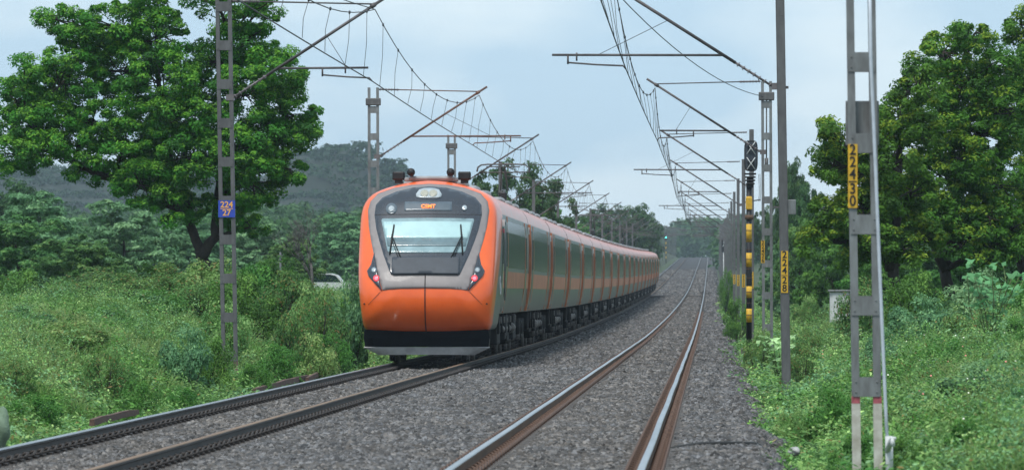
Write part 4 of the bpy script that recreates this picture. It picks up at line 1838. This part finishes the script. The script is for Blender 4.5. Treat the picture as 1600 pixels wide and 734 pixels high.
    b = MB(); b.box((0, 0, 0), (1.5, .9, .06)); b.box((LTX, 0, LTZ), (1.5, .9, .06)); b.box((-2.63, 0, -.03), (3.2, .9, .06)); b.box((-8, 0, -.15), (3.0, .9, .06))
    tag(b.build('path', mat('crossing_board', (.06, .05, .045), rough=.9), None, (0, 486, z)), None, None, kind='structure')
    # parked car behind the bushes
    D = 300
    zc = float(ground_z(-21.5, D))
    c = empty('parked_car', (CAMX - 603 * D / F_PX, D, 1.59 + (458 - 427) * D / F_PX - 1.48), 'white car parked beyond the bushes left of the train', 'car')
    prof = [(-2.0, .25), (2.0, .25), (2.05, .6), (1.95, .85), (1.15, .95), (.75, 1.38), (.4, 1.48), (-.9, 1.48), (-1.35, 1.36), (-1.8, .98), (-2.03, .9), (-2.05, .5)]
    b = MB(); b.prism(prof, -.82, .82); b.build('body', M_white, c)
    b = MB(); b.prism([(-1.5, .98), (1.0, .97), (.68, 1.34), (.38, 1.41), (-.88, 1.41), (-1.25, 1.32)], -.83, .83); b.build('side_glass', M_glass, c)
    for sx in (-1.3, 1.25):
        for sy in (-.75, .75):
            b = MB(); b.cyl((sx, sy - .1, .32), (sx, sy + .1, .32), .32, 16); b.build('wheel', M_black, c)
    c2 = copy_tree(c)
    c2.location.x -= 2.6
    c2.location.y += 6
    c2.location.z -= .12
    c2['label'] = 'second pale car, mostly hidden, left of the white car beyond the bushes'
    # concrete post
    q = px(437, 425, 230)
    e = empty('utility_pole', (q[0], 230, q[2] - 1.0), 'short pale concrete pole rising from the bushes between blue-plated mast and train', 'pole')
    b = MB(); b.box((0, 0, .95), (.09, .09, 1.9), bev=.01); b.build('post', M_galv, e)
    b = MB(); b.box((0, -.07, 1.75), (.3, .05, .05)); b.build('crossarm', M_galvd, e)


lineside()

# ------------------------------------------------------------------ big trees
def lobes_from_px(L_, D, base, depth=1.6, extra=1):
    o = []
    s = D / F_PX
    for (a, b2, r) in L_:
        p = px(a, b2, D) - np.array(base)
        rr = r * s
        for k in range(extra):
            dy = random.uniform(-depth, depth) if k else random.uniform(-depth, 0)
            o.append((p[0], dy, p[2], rr * (1 if k == 0 else .85)))
    return o


def stem(pxs, D, base, dy=0):
    out_ = []
    for i, (a, b2) in enumerate(pxs):
        p = px(a, b2, D) - np.array(base)
        out_.append((p[0], dy * i, p[2]))
    return out_


D = 145
bx_, = (px(318, 0, D)[0],)
base = (bx_, D, float(ground_z(bx_, D)) - .1)
Lt = [(25, 150, 42), (60, 185, 55), (10, 240, 45), (75, 235, 40), (110, 120, 52), (125, 55, 36), (85, 30, 30), (175, 40, 50), (185, 110, 60), (150, 190, 60), (195, 235, 55), (130, 265, 30),
      (250, 55, 52), (255, 135, 65), (240, 215, 55), (225, 290, 42), (265, 325, 36), (300, 180, 60), (300, 250, 52), (330, 95, 42), (350, 30, 34), (385, 65, 45), (430, 115, 48), (385, 150, 60),
      (450, 175, 46), (420, 220, 52), (375, 240, 55), (455, 265, 30), (400, 290, 45), (360, 330, 30), (395, 355, 20), (300, 320, 30), (330, -30, 50), (230, -30, 50), (420, 10, 30), (45, 110, 25), (468, 205, 30)]
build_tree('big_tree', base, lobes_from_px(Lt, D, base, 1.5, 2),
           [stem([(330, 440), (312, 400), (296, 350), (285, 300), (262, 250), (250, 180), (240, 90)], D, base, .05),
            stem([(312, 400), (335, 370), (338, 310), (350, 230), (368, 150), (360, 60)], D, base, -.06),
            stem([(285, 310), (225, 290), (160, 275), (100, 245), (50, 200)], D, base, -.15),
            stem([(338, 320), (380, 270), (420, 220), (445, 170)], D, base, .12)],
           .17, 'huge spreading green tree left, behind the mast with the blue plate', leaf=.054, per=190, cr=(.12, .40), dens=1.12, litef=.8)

RT = (np.array([.018, .055, .010]), np.array([.046, .125, .015]), np.array([.16, .23, .02]))
D = 132
for (nm, tx, LL, lab) in (
        ('leafy_tree', 1395, [(1320, 222, 36), (1298, 205, 22), (1300, 262, 34), (1345, 275, 44), (1400, 190, 42), (1390, 250, 48), (1340, 335, 46), (1390, 320, 50), (1290, 330, 26), (1430, 140, 36), (1435, 210, 40), (1365, 215, 34), (1350, 320, 40), (1310, 350, 34),
                              (1420, 300, 45), (1330, 390, 30), (1270, 380, 22), (1440, 380, 35), (1370, 375, 34), (1410, 390, 28)],
         'bushy green tree leftmost in the right-hand tree row, behind the nearest mast'),
        ('leafy_tree', 1478, [(1470, 85, 40), (1520, 55, 32), (1500, 140, 52), (1555, 110, 46), (1465, 190, 48), (1535, 210, 60), (1470, 270, 50), (1560, 290, 55), (1500, 250, 50), (1540, 340, 45), (1510, 330, 50), (1575, 360, 45), (1450, 340, 38), (1575, 180, 45), (1440, 110, 28), (1500, 385, 30), (1545, 390, 34), (1430, 345, 34)],
         'tallest dark green tree on the right, in the middle of the row'),
        ('leafy_tree', 1600, [(1600, 45, 40), (1640, 100, 60), (1610, 170, 50), (1660, 220, 70), (1605, 280, 50), (1650, 330, 70), (1600, 370, 40)],
         'green tree cut by the right edge of the picture')):
    x_ = px(tx, 0, D)[0]
    base = (x_, D, float(ground_z(x_, D)) - .1)
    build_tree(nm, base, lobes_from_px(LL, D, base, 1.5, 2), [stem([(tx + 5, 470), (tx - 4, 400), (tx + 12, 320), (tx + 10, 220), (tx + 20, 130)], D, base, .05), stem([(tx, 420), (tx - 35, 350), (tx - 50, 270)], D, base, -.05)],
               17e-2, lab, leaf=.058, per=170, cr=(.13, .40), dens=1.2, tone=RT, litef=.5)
    D += 6

# generic prototypes for trees and bushes further off
def generic_tree(seed, w_, h, cl=.6, leaf=.28, per=60, dens=1.2, tone=None, flat=.6, label='', cat='tree', name='tree', group=None, loc=(0, 0, 0), litef=.3, trunk=.35, feather=False, brown=0.0):
    random.seed(seed)
    lobes = []
    n = 9
    for i in range(n):
        a = i * 2.4 + random.uniform(-.3, .3)
        rr = w_ * .5 * math.sqrt((i + .3) / n) * .72
        zz = h * (trunk + (1 - trunk) * random.uniform(.25, .85) * (1 - .35 * (rr / (w_ * .5)) ** 2))
        lobes.append((rr * math.cos(a), rr * math.sin(a), zz, w_ * random.uniform(.14, .22)))
    lobes.append((0, 0, h * .84, w_ * .19))
    return build_tree(name, loc, lobes, [[(0, 0, -.3), (.02 * h, 0, h * .2), (-.03 * h, .02 * h, h * .45), (0, 0, h * .7)]], .03 * h, label, cat, group, leaf=leaf, per=per, cr=(w_ * .045, w_ * .08), dens=dens, tone=tone,
                      flat=flat, litef=litef, twigs=False, brown=brown)


def bush_mesh(seed, leaf, per, tone, brown=0.0, litef=.4):
    """unit bush 2 m wide and 1.4 m high, with stems"""
    random.seed(seed)
    k = 34
    a = RNG.uniform(0, 2 * math.pi, k)
    r = .72 * np.sqrt(RNG.random(k))
    z = .20 + .85 * RNG.random(k) * (1 - .55 * (r / .8) ** 2)
    cc = np.stack([r * np.cos(a), r * np.sin(a), z], -1)
    d = unit(cc - np.array([0, 0, .3]))
    p, nn, s, c = clumps_to_leaves(cc, .16 + .16 * RNG.random(k), d, per, leaf, tone[0], tone[1], tone[2], .85, litef, brown)
    V, Fc = leaf_geo(p, nn, s, .42)
    lm = np_mesh('foliage', V, Fc, M_leaf, np.repeat(c, 4, axis=0))
    mb = MB()
    for i in range(0, k, 2):
        limb_tube(mb, (random.uniform(-.1, .1), random.uniform(-.1, .1), -.15), cc[i], .022, .006, .1, 4, 4)
    return lm, mb.mesh('stems', M_bark)


T_OLIVE = (np.array([.024, .058, .018]), np.array([.055, .125, .034]), np.array([.12, .20, .055]))
T_GREEN = (np.array([.022, .06, .014]), np.array([.05, .13, .024]), np.array([.10, .21, .04]))
T_YELL = (np.array([.05, .11, .03]), np.array([.105, .19, .055]), np.array([.20, .28, .10]))
T_BLUE = (np.array([.035, .085, .035]), np.array([.08, .165, .075]), np.array([.15, .26, .12]))
T_FAR = (np.array([.014, .034, .012]), np.array([.030, .07, .022]), np.array([.06, .11, .035]))
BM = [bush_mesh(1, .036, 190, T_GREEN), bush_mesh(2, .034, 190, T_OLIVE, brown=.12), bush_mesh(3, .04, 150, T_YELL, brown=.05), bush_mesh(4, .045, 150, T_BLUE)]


def bush(kind, x, y, w_, h, label, cat='bush', group=None, name='bush', dz=0.0):
    z = float(ground_z(x, y)) + dz
    o = empty(name, (x, y, z), label, cat, group)
    o.rotation_euler = (0, 0, random.uniform(0, 6.28))
    o.scale = (w_ / 1.75, w_ / 1.75, h / 1.08)
    link('foliage', BM[kind][0], o)
    link('stems', BM[kind][1], o)
    return o


def bpx(kind, xp, topy, D, wpx, label, group=None, name='bush'):
    p = px(xp, topy, D)
    g = float(ground_z(p[0], D))
    h = max(.5, p[2] - g)
    return bush(kind, p[0], D, wpx * D / F_PX, h, label, 'bush', group, name)


GL = 'bushes along the left bank'
for a in [
    (0, 30, 425, 128, 110, 'dark bush at the left edge below the big tree'),
    (1, 120, 440, 122, 120, 'low olive bush second from the left edge on the bank'),
    (1, 200, 428, 135, 130, 'olive bush on the bank below the lower left limb of the big tree'),
    (1, 270, 412, 140, 130, 'reddish-tipped bush just left of the big tree trunk'),
    (2, 330, 404, 136, 120, 'yellowish bush at the foot of the big tree trunk'),
    (0, 395, 418, 138, 120, 'green bush just right of the mast with the blue plate'),
    (1, 450, 425, 134, 110, 'rounded bush between the blue-plated mast and the parked cars'),
    (2, 492, 443, 128, 90, 'pale olive bush in front of the white cars'),
    (3, 545, 448, 126, 80, 'bush touching the left side of the train nose'),
    (0, 240, 455, 112, 100, 'darker bush in front of the row, left of the blue-plated mast'),
    (1, 470, 470, 112, 90, 'small dark bush halfway down the bank between mast and train'),
    (0, 430, 540, 104, 90, 'leafy green bush low on the bank right of the blue-plated mast foot'),
    (0, 512, 525, 112, 80, 'green bush beside the train plough at the left'),
    (0, 215, 598, 77, 80, 'dark blue-green weed bush near the left rail, in the foreground'),
    (0, 285, 612, 84, 50, 'small bright bush right of the blue-green weed bush by the left rail'),
    (0, 55, 620, 70, 110, 'dark leafy clump at lower left beside the left rail'),
    (2, 110, 520, 88, 120, 'yellow-green scrub in the middle of the left bank'),
    (0, 330, 530, 95, 80, 'bright green bush left of the blue-plated mast foot'),
]:
    bpx(*a, group=GL)
for a in [
    (1, 150, 418, 150, 140, 'rounded dark shrub at the back of the bank, under the long left limb'),
    (0, 235, 414, 148, 140, 'dense dark shrub at the back of the bank, left of the big tree trunk'),
    (1, 300, 428, 124, 130, 'dark green shrub in front of the big tree trunk'),
    (0, 375, 432, 120, 120, 'dark shrub behind the blue-plated mast, at the top of the bank'),
    (0, 425, 408, 150, 130, 'tall dark shrub at the back of the bank, right of the blue-plated mast'),
    (1, 500, 455, 118, 100, 'dark shrub just below the white cars'),
    (0, 540, 470, 130, 70, 'dark green shrub against the left side of the train nose'),
    (1, 80, 450, 125, 120, 'dark olive shrub at the top of the bank near the left edge'),
    (3, 30, 500, 96, 110, 'grey-green scrub at the left edge, halfway up the bank'),
    (0, 165, 480, 106, 100, 'darker green scrub high on the bank, left of middle'),
    (2, 350, 470, 108, 90, 'pale scrub on the bank just behind the blue-plated mast'),
    (3, 290, 520, 92, 90, 'grey-green weed bush in the middle of the left bank'),
    (1, 165, 545, 80, 90, 'olive weed bush in the lower middle of the left bank'),
    (0, 395, 570, 96, 60, 'small green bush right at the foot of the blue-plated mast'),
    (2, 490, 520, 108, 80, 'pale weed bush between the blue-plated mast and the plough of the train'),
    (1, 20, 560, 74, 90, 'olive scrub at the left edge above the boulder'),
]:
    bpx(*a, group=GL)
GR = 'bushes along the right bank'
for a in [
    (2, 1188, 512, 128, 55, 'rounded pale bush at the foot of the striped signal'),
    (0, 1150, 470, 200, 50, 'green bush left of the striped signal post at the ballast edge'),
    (0, 1137, 425, 330, 30, 'dark bush at the ballast edge far beyond the striped signal'),
    (1, 1262, 515, 118, 55, 'low scrub between post 22428 and the white cabinet'),
    (2, 1262, 462, 190, 50, 'pale bush left of the white cabinet'),
    (0, 1300, 610, 66, 90, 'leafy dark bush in the foreground, left of the whitewashed mast feet'),
    (0, 1345, 680, 52, 110, 'broad-leaved bush at the foot of the nearest mast'),
    (3, 1440, 470, 110, 110, 'blue-green bush right of the nearest mast, on the bank'),
    (1, 1520, 480, 100, 110, 'reddish-brown scrub on the right bank under the trees'),
    (0, 1590, 500, 84, 90, 'dark green bush at the right edge of the picture'),
    (3, 1520, 600, 66, 130, 'grey-green bush in the right foreground'),
    (2, 1460, 640, 60, 120, 'pale yellow-green weed bush right of the white pipe foot'),
    (3, 1600, 640, 58, 90, 'dense bush at the lower right corner'),
    (0, 1430, 428, 124, 110, 'dark shrub between the two trunks of the right-hand tree row'),
    (1, 1350, 436, 122, 90, 'dark shrub behind the nearest mast, right of the white cabinet'),
    (3, 1530, 432, 120, 120, 'shrub at the top of the right bank behind the broad-leaved plant'),
    (0, 1595, 440, 112, 90, 'dark shrub at the top of the right bank at the picture edge'),
    (0, 1480, 530, 84, 110, 'green scrub in the middle of the right bank'),
    (3, 1560, 560, 74, 90, 'grey-green scrub in front of the dark bush at the right edge'),
    (1, 1250, 540, 100, 70, 'low olive bush right of the large-leaved pale plant'),
    (2, 1235, 640, 66, 60, 'small pale tuft bush at the ballast edge in the foreground'),
    (0, 1410, 690, 50, 80, 'green weed bush right of the nearest mast foot'),
    (0, 1510, 690, 50, 90, 'green weed bush at the bottom edge of the picture, far right'),
    (3, 1380, 520, 96, 60, 'grey-green bush seen through the nearest mast'),
    (1, 1400, 560, 85, 100, 'low olive bush directly behind the nearest mast'),
]:
    bpx(*a, group=GR)


# big-leaved pale plant beside the ballast
def leafy_plant(name, loc, h, n, leafw, col, label, spread=.45):
    e = empty(name, loc, label, 'plant')
    mb = MB()
    P, NN, S, C = [], [], [], []
    for i in range(n):
        a = random.uniform(0, 6.28)
        rr = spread * random.uniform(.2, 1)
        tip = Vector((rr * math.cos(a), rr * math.sin(a), h * random.uniform(.55, 1)))
        pts = limb_tube(mb, (0, 0, -.1), tip, .014, .006, .1, 5, 5)
        for k in range(2, len(pts)):
            for j in range(3):
                b2 = random.uniform(0, 6.28)
                dv = np.array([math.cos(b2), math.sin(b2), random.uniform(.1, .7)])
                P.append(np.array(pts[k]) + dv * leafw * .8)
                NN.append(unit(np.array([-dv[0] * .5, -dv[1] * .5 - .4, .9]) + RNG.normal(size=3) * .25))
                S.append(leafw * random.uniform(.7, 1.15))
                C.append(np.array(col) * random.uniform(.75, 1.25))
    V, Fc = leaf_geo(np.array(P), np.array(NN), np.array(S), .55)
    link('leaves', np_mesh('leaves', V, Fc, M_leaf, np.repeat(np.array(C), 4, axis=0)), e)
    mb.build('stems', mat('green_stem', (.12, .17, .06), rough=.8), e, fixn=False)


q = px(1218, 590, 112)
leafy_plant('milkweed_plant', (q[0], 112, float(ground_z(q[0], 112)) + .10), 1.05, 12, .10, (.24, .38, .18), 'pale green large-leaved plant at the ballast edge below post 22428')
q = px(1545, 520, 92)
leafy_plant('castor_plant', (q[0], 92, float(ground_z(q[0], 92)) + .1), 1.45, 16, .10, (.075, .19, .075), 'tall blue-green broad-leaved plant on the right bank in front of the trees', spread=.75)
q = px(1385, 720, 50)
leafy_plant('broadleaf_weed', (q[0] - .2, 50.0, float(ground_z(q[0], 50))), .30, 12, .055, (.045, .14, .03), 'dark broad-leaved weed around the foot of the nearest mast', spread=.35)

# bare tree
def bare_tree():
    q = px(485, 430, 210)
    e = empty('bare_tree', (q[0], 210, q[2] - 1.0), 'leafless grey tree between the blue-plated mast and the train', 'tree')
    tb, br = MB(), MB()
    tb.tube([(0, 0, -.3), (.05, 0, .8), (0, 0, 1.5)], [.09, .07, .05], 7)

    def grow(p, d, L_, r, lv, mbx):
        q2 = p + d * L_
        mbx.tube([p, p.lerp(q2, .5) + Vector((random.uniform(-.05, .05), 0, .03)), q2], [r, r * .8, r * .6], 4)
        if lv == 0:
            return
        for _ in range(3):
            nd = (d + Vector((random.uniform(-.7, .7), random.uniform(-.6, .6), random.uniform(-.15, .45)))).normalized()
            grow(q2, nd, L_ * random.uniform(.6, .85), r * .6, lv - 1, mbx)
    for _ in range(5):
        grow(Vector((0, 0, random.uniform(.6, 1.5))), Vector((random.uniform(-.8, .8), random.uniform(-.5, .5), 1)).normalized(), .75, .035, 4, br)
    tb.build('trunk', M_barkp, e, fixn=False)
    br.build('branches', M_barkp, e, fixn=False)


bare_tree()

# mid-distance and far trees
TP = []
specs = [(21, 8.0, 6.5, T_GREEN, .50), (22, 9.0, 7.0, T_FAR, .6), (23, 7.5, 5.5, T_BLUE, .35), (24, 8.5, 7.5, T_OLIVE, .55)]
# (kind, x px, top y px, D, width px, label, group)
far = [
    (2, 60, 318, 215, 260, 'feathery grey-green tree low at the left edge behind the bank', None),
    (2, 190, 330, 235, 240, 'feathery tree seen under the lower left limb of the big tree', None),
    (3, 20, 340, 190, 190, 'olive tree at the far left edge behind the bushes', None),
    (2, 300, 345, 260, 200, 'pale feathery tree directly behind the big tree trunk', None),
    (3, 130, 372, 180, 170, 'low bushy tree behind the middle of the left bank', None),
    (2, 400, 350, 290, 170, 'pale green tree just right of the blue-plated mast', None),
    (3, 455, 372, 250, 120, 'small olive tree left of the bare grey tree', None),
    (2, 540, 345, 380, 150, 'hazy green tree left of the train nose, under the hill', None),
    (1, 20, 290, 330, 150, 'dark hazy tree at the left edge under the far ridge', None),
    (0, 620, 360, 400, 120, 'hazy tree hidden mostly behind the train nose', None),
    (1, 808, 264, 300, 165, 'round dark green tree behind the train roof, left', None),
    (0, 855, 310, 340, 110, 'lower green tree right of the round tree behind the train roof', None),
    (0, 895, 345, 520, 120, 'low hazy tree behind the middle of the train roof', None),
    (1, 955, 326, 640, 135, 'broad hazy tree above the rear carriages, left one', None),
    (1, 1002, 326, 700, 95, 'broad hazy tree above the rear carriages, right one', None),
    (0, 925, 350, 700, 110, 'hazy tree in the gap above the rear carriages', None),
    (1, 1240, 262, 330, 85, 'dark hazy tree just right of the tall post 22428', None),
    (1, 1262, 300, 280, 90, 'dark tree rising behind the leftmost tree of the right-hand row', None),
    (3, 1250, 345, 210, 100, 'light green tree right of post 22428, below the dark hazy tree', None),
    (0, 1300, 360, 200, 110, 'low leafy tree behind the white cabinet', None),
    (1, 1205, 330, 480, 70, 'hazy tree between the striped signal and post 22428', None),
    (2, 1220, 395, 230, 80, 'low pale tree behind post 22428 at plate height', None),
    (0, 1365, 385, 190, 110, 'low leafy tree in the shade behind the nearest mast', None),
    (1, 1450, 390, 185, 150, 'dark undergrowth tree behind the right-hand trunks', None),
    (1, 1560, 390, 185, 150, 'dark undergrowth tree near the right edge behind the bank', None),
    (0, 1395, 375, 165, 120, 'shaded leafy tree behind the left trunk of the right-hand row', None),
    (0, 1500, 372, 168, 130, 'shaded leafy tree behind the middle trunk of the right-hand row', None),
    (1, 1595, 370, 165, 120, 'shaded dark tree filling the gap at the right edge', None),
    (1, 1165, 350, 700, 70, 'hazy tree left of the striped signal far up the line', None),
]
protos = {}
GG = 'trees further off'
for (kd, xp, ty, D, wp, lab, grp) in far:
    p = px(xp, ty, D)
    g = float(ground_z(p[0], D))
    W, H = wp * D / F_PX, max(2.0, p[2] - g)
    sd, w0, h0, tone, ft = specs[kd]
    if kd not in protos:
        protos[kd] = generic_tree(sd, w0, h0, leaf=.15 if kd != 2 else .13, per=80, dens=1.25, tone=tone, flat=ft, label=lab, group=GG, trunk=.12)
        o = protos[kd]
    else:
        o = copy_tree(protos[kd])
    o['label'] = lab
    o['group'] = GG
    o.location = (p[0], D, g)
    o.rotation_euler = (0, 0, random.uniform(0, 6.28))
    o.scale = (W / w0, W / w0, H / h0 * 1.03)

# far-off woods as masses
def wood(name, label, rows, tone=T_FAR):
    P, NN, S, C = [], [], [], []
    for (x0p, x1p, ytp, D0, D1, n, csz, jit) in rows:
        D = RNG.uniform(D0, D1, n)
        xx = RNG.uniform(x0p, x1p, n)
        X = CAMX + (xx - 1110) / F_PX * D
        gz = ground_z(X, D)
        prof = ytp + jit * wob(xx / 10, xx * 0 + D0 / 100, 2.2)
        ztop = CAMZ + (458 - prof) / F_PX * D
        hgt = np.maximum(ztop - gz, 1.5)
        z = gz + hgt * (RNG.random(n) ** .6)
        k = n
        cc = np.stack([X, D, z], -1)
        p, nn, s, c = clumps_to_leaves(cc, csz * (.6 + .8 * RNG.random(k)), np.tile([0, -.4, .8], (k, 1)), 26, csz * .28, tone[0], tone[1], tone[2], .75, .25)
        P.append(p); NN.append(nn); S.append(s); C.append(c)
    o = link(name, leaves_mesh(name, np.concatenate(P), np.concatenate(NN), np.concatenate(S), np.concatenate(C), .55))
    tag(o, label, 'wood', kind='stuff')


wood('distant_wood', 'hazy distant wood of mixed trees behind the tracks and train', [
    (-60, 640, 330, 700, 1100, 1500, 1.6, 16), (-60, 700, 352, 450, 620, 900, 1.2, 14), (620, 1030, 366, 900, 1300, 700, 1.8, 10),
    (1010, 1090, 372, 1750, 2100, 420, 3.0, 9), (1060, 1300, 352, 1500, 1900, 900, 3.0, 16), (1120, 1300, 372, 800, 1100, 420, 1.8, 12),
    (1200, 1700, 350, 500, 800, 800, 1.5, 12), (980, 1075, 360, 1500, 1700, 260, 2.6, 8)])

# ------------------------------------------------------------------ grass and weeds on the banks
def undergrowth():
    def scatter(side, y0, y1, dens):
        if side == 'L':
            xl = CAMX - 1150 / F_PX * y1
            xr = -6.5
        else:
            xl = 1.7
            xr = CAMX + 520 / F_PX * y1
        if side == 'L':
            xl = max(xl, -20)
        n = int(max(0, xr - xl) * (y1 - y0) * dens)
        x = RNG.uniform(xl, xr, n)
        y = RNG.uniform(y0, y1, n)
        if side == 'R':
            k = x > 2.20 + .22 * wob(x * 0, y, 4.0) + .2 * wob(x * 0, y, 1.6, 1.) + .2 * wob(x * 0, y, .5) - .35 * RNG.random(n) ** 3
        else:
            k = x < -6.62 + .10 * wob(x * 0, y, 1.1) - RNG.random(n) * .15
        k &= x > CAMX - 1150 / F_PX * y
        k &= x < CAMX + 520 / F_PX * y
        return x[k], y[k]
    # grass blades
    Vg, Fg, Cg, o = [], [], [], 0
    PL, NL, SL, CL = [], [], [], []
    for side in 'LR':
        for (y0, y1, dg, dw) in ((44, 60, 22, 22), (60, 80, 18, 20), (80, 110, 13, 15), (110, 150, 8, 10), (150, 220, 4, 4), (220, 400, 1.0, 1.4)):
            x, y = scatter(side, y0, y1, dg)
            n = len(x)
            gm = wob(x, y, 2.2, 3.) + .5 * wob(x, y, .7, 1.) + RNG.normal(size=n) * .25
            k = gm > -.35
            x, y, gm = x[k], y[k], gm[k]
            n = len(x)
            if n:
                B = 11
                edge = np.minimum(np.abs(x - 2.4), np.abs(x + 6.6))
                h = np.repeat((.12 + .22 * RNG.random(n)) * np.clip(.35 + edge * .5, .3, 1.15), B)
                bx0 = np.repeat(x, B) + RNG.normal(size=n * B) * .13
                by0 = np.repeat(y, B) + RNG.normal(size=n * B) * .13
                bz0 = ground_z(bx0, by0)
                if side == 'R' or side == 'L':
                    pass
                az = RNG.uniform(0, 6.28, n * B)
                ln = h * RNG.uniform(.15, .7, n * B)
                wv = .007 + .006 * RNG.random(n * B) + (y1 > 100) * .006
                p0 = np.stack([bx0, by0, bz0 - .02], -1)
                side_v = np.stack([np.ones_like(az), np.zeros_like(az), np.zeros_like(az)], -1) * wv[:, None]
                lean = np.stack([np.cos(az) * ln, np.sin(az) * ln, h], -1)
                midp = p0 + lean * np.array([.35, .35, .6])
                tip = p0 + lean
                V = np.stack([p0 - side_v, p0 + side_v, midp + side_v * .8, tip + side_v * .1, midp - side_v * .8], 1)
                # two quads would do; use one pentagon split as fan-less n-gon of 5
                Vg.append(V.reshape(-1, 3))
                m = n * B
                Fg.append(np.arange(5 * m).reshape(m, 5) + o)
                o += 5 * m
                pale = np.repeat(np.clip(.45 + .5 * wob(x, y, 3.5, .4) + RNG.normal(size=n) * .2, 0, 1), B)
                col = mixc(np.array([.070, .155, .030]), np.array([.21, .255, .10]), pale) * RNG.uniform(.7, 1.25, (m, 1))
                Cg.append(np.repeat(col, 5, 0))
            # weeds: leafy clumps
            x, y = scatter(side, y0, y1, dw)
            n = len(x)
            wmk = wob(x, y, 1.9, 5.) + .4 * wob(x, y, .6, 2.) + RNG.normal(size=n) * .2
            k = wmk > -.75
            x, y, wmk = x[k], y[k], wmk[k]
            n = len(x)
            if n:
                edge = np.minimum(np.abs(x - 2.4), np.abs(x + 6.6))
                hh = (.06 + .5 * RNG.random(n) ** 1.6 * np.clip(.35 + wmk, .15, 1.4)) * np.clip(.3 + edge * .45, .3, 1.4)
                z = ground_z(x, y) + hh
                per = 34 if y1 <= 110 else (24 if y1 <= 150 else 18)
                lf = .020 + .010 * (y1 / 100)
                for q_, tone in enumerate((T_GREEN, T_OLIVE, T_YELL, T_BLUE)):
                    sel = np.floor((wob(x, y, 2.8, 7.) * .5 + .5 + RNG.normal(size=n) * .16) * 4).clip(0, 3).astype(int) == q_
                    if not sel.any():
                        continue
                    cc = np.stack([x, y, z], -1)[sel]
                    rr = (.12 + .16 * RNG.random(sel.sum())) * (1 + y1 / 400)
                    lush = np.clip(1.25 - edge[sel] * .45, 0, 1)
                    ls = lf * (.62 + .55 * lush + .9 * np.clip(wob(x[sel], y[sel], .9, q_), 0, 1) ** 2)
                    br = np.clip(1.22 + .38 * wob(x[sel], y[sel], 1.4, 2.2) + RNG.normal(size=len(cc)) * .15, .5, 1.8)
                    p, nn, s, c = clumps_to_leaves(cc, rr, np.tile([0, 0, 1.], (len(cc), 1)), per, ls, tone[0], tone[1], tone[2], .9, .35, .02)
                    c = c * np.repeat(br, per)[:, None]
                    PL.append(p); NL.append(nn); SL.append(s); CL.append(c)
    og = link('grass', np_mesh('grass', np.concatenate(Vg), np.concatenate(Fg), M_grass, np.concatenate(Cg)))
    tag(og, 'tall green and straw-coloured grass on both banks', 'grass', kind='stuff')
    P = np.concatenate(PL)
    ow = link('weeds', leaves_mesh('weeds', P, np.concatenate(NL), np.concatenate(SL), np.concatenate(CL), .5))
    tag(ow, 'low leafy weeds and creepers covering both banks', 'weeds', kind='stuff')
    # blossoms
    x, y = scatter('R', 50, 130, .5)
    k = x > 4
    x, y = x[k], y[k]
    n = len(x)
    c = np.where(RNG.random((n, 1)) < .5, np.array([[.6, .22, .18]]), np.array([[.6, .6, .5]]))
    of = link('wildflowers', leaves_mesh('wildflowers', np.stack([x, y, ground_z(x, y) + .42], -1), np.tile([0, -.7, .7], (n, 1)),   .011 + .008 * RNG.random(n), c, .9))
    tag(of, 'scattered tiny pink and white blossoms on the right bank', 'flowers', kind='stuff')
    print('grass', len(P), o)


undergrowth()

# ------------------------------------------------------------------ haze
def haze():
    b = MB()
    b.box((0, 1850, 51), (5100, 3990, 106))
    m = bpy.data.materials.new('haze_air')
    m.use_nodes = True
    t = m.node_tree
    t.nodes.clear()
    o = t.nodes.new('ShaderNodeOutputMaterial')
    v = t.nodes.new('ShaderNodeVolumePrincipled')
    v.inputs['Color'].default_value = (.74, .87, 1.0, 1)
    v.inputs['Density'].default_value = .00014
    v.inputs['Anisotropy'].default_value = .2
    t.links.new(v.outputs['Volume'], o.inputs['Volume'])
    ob = b.build('haze', m)
    tag(ob, None, None, kind='stuff')


haze()
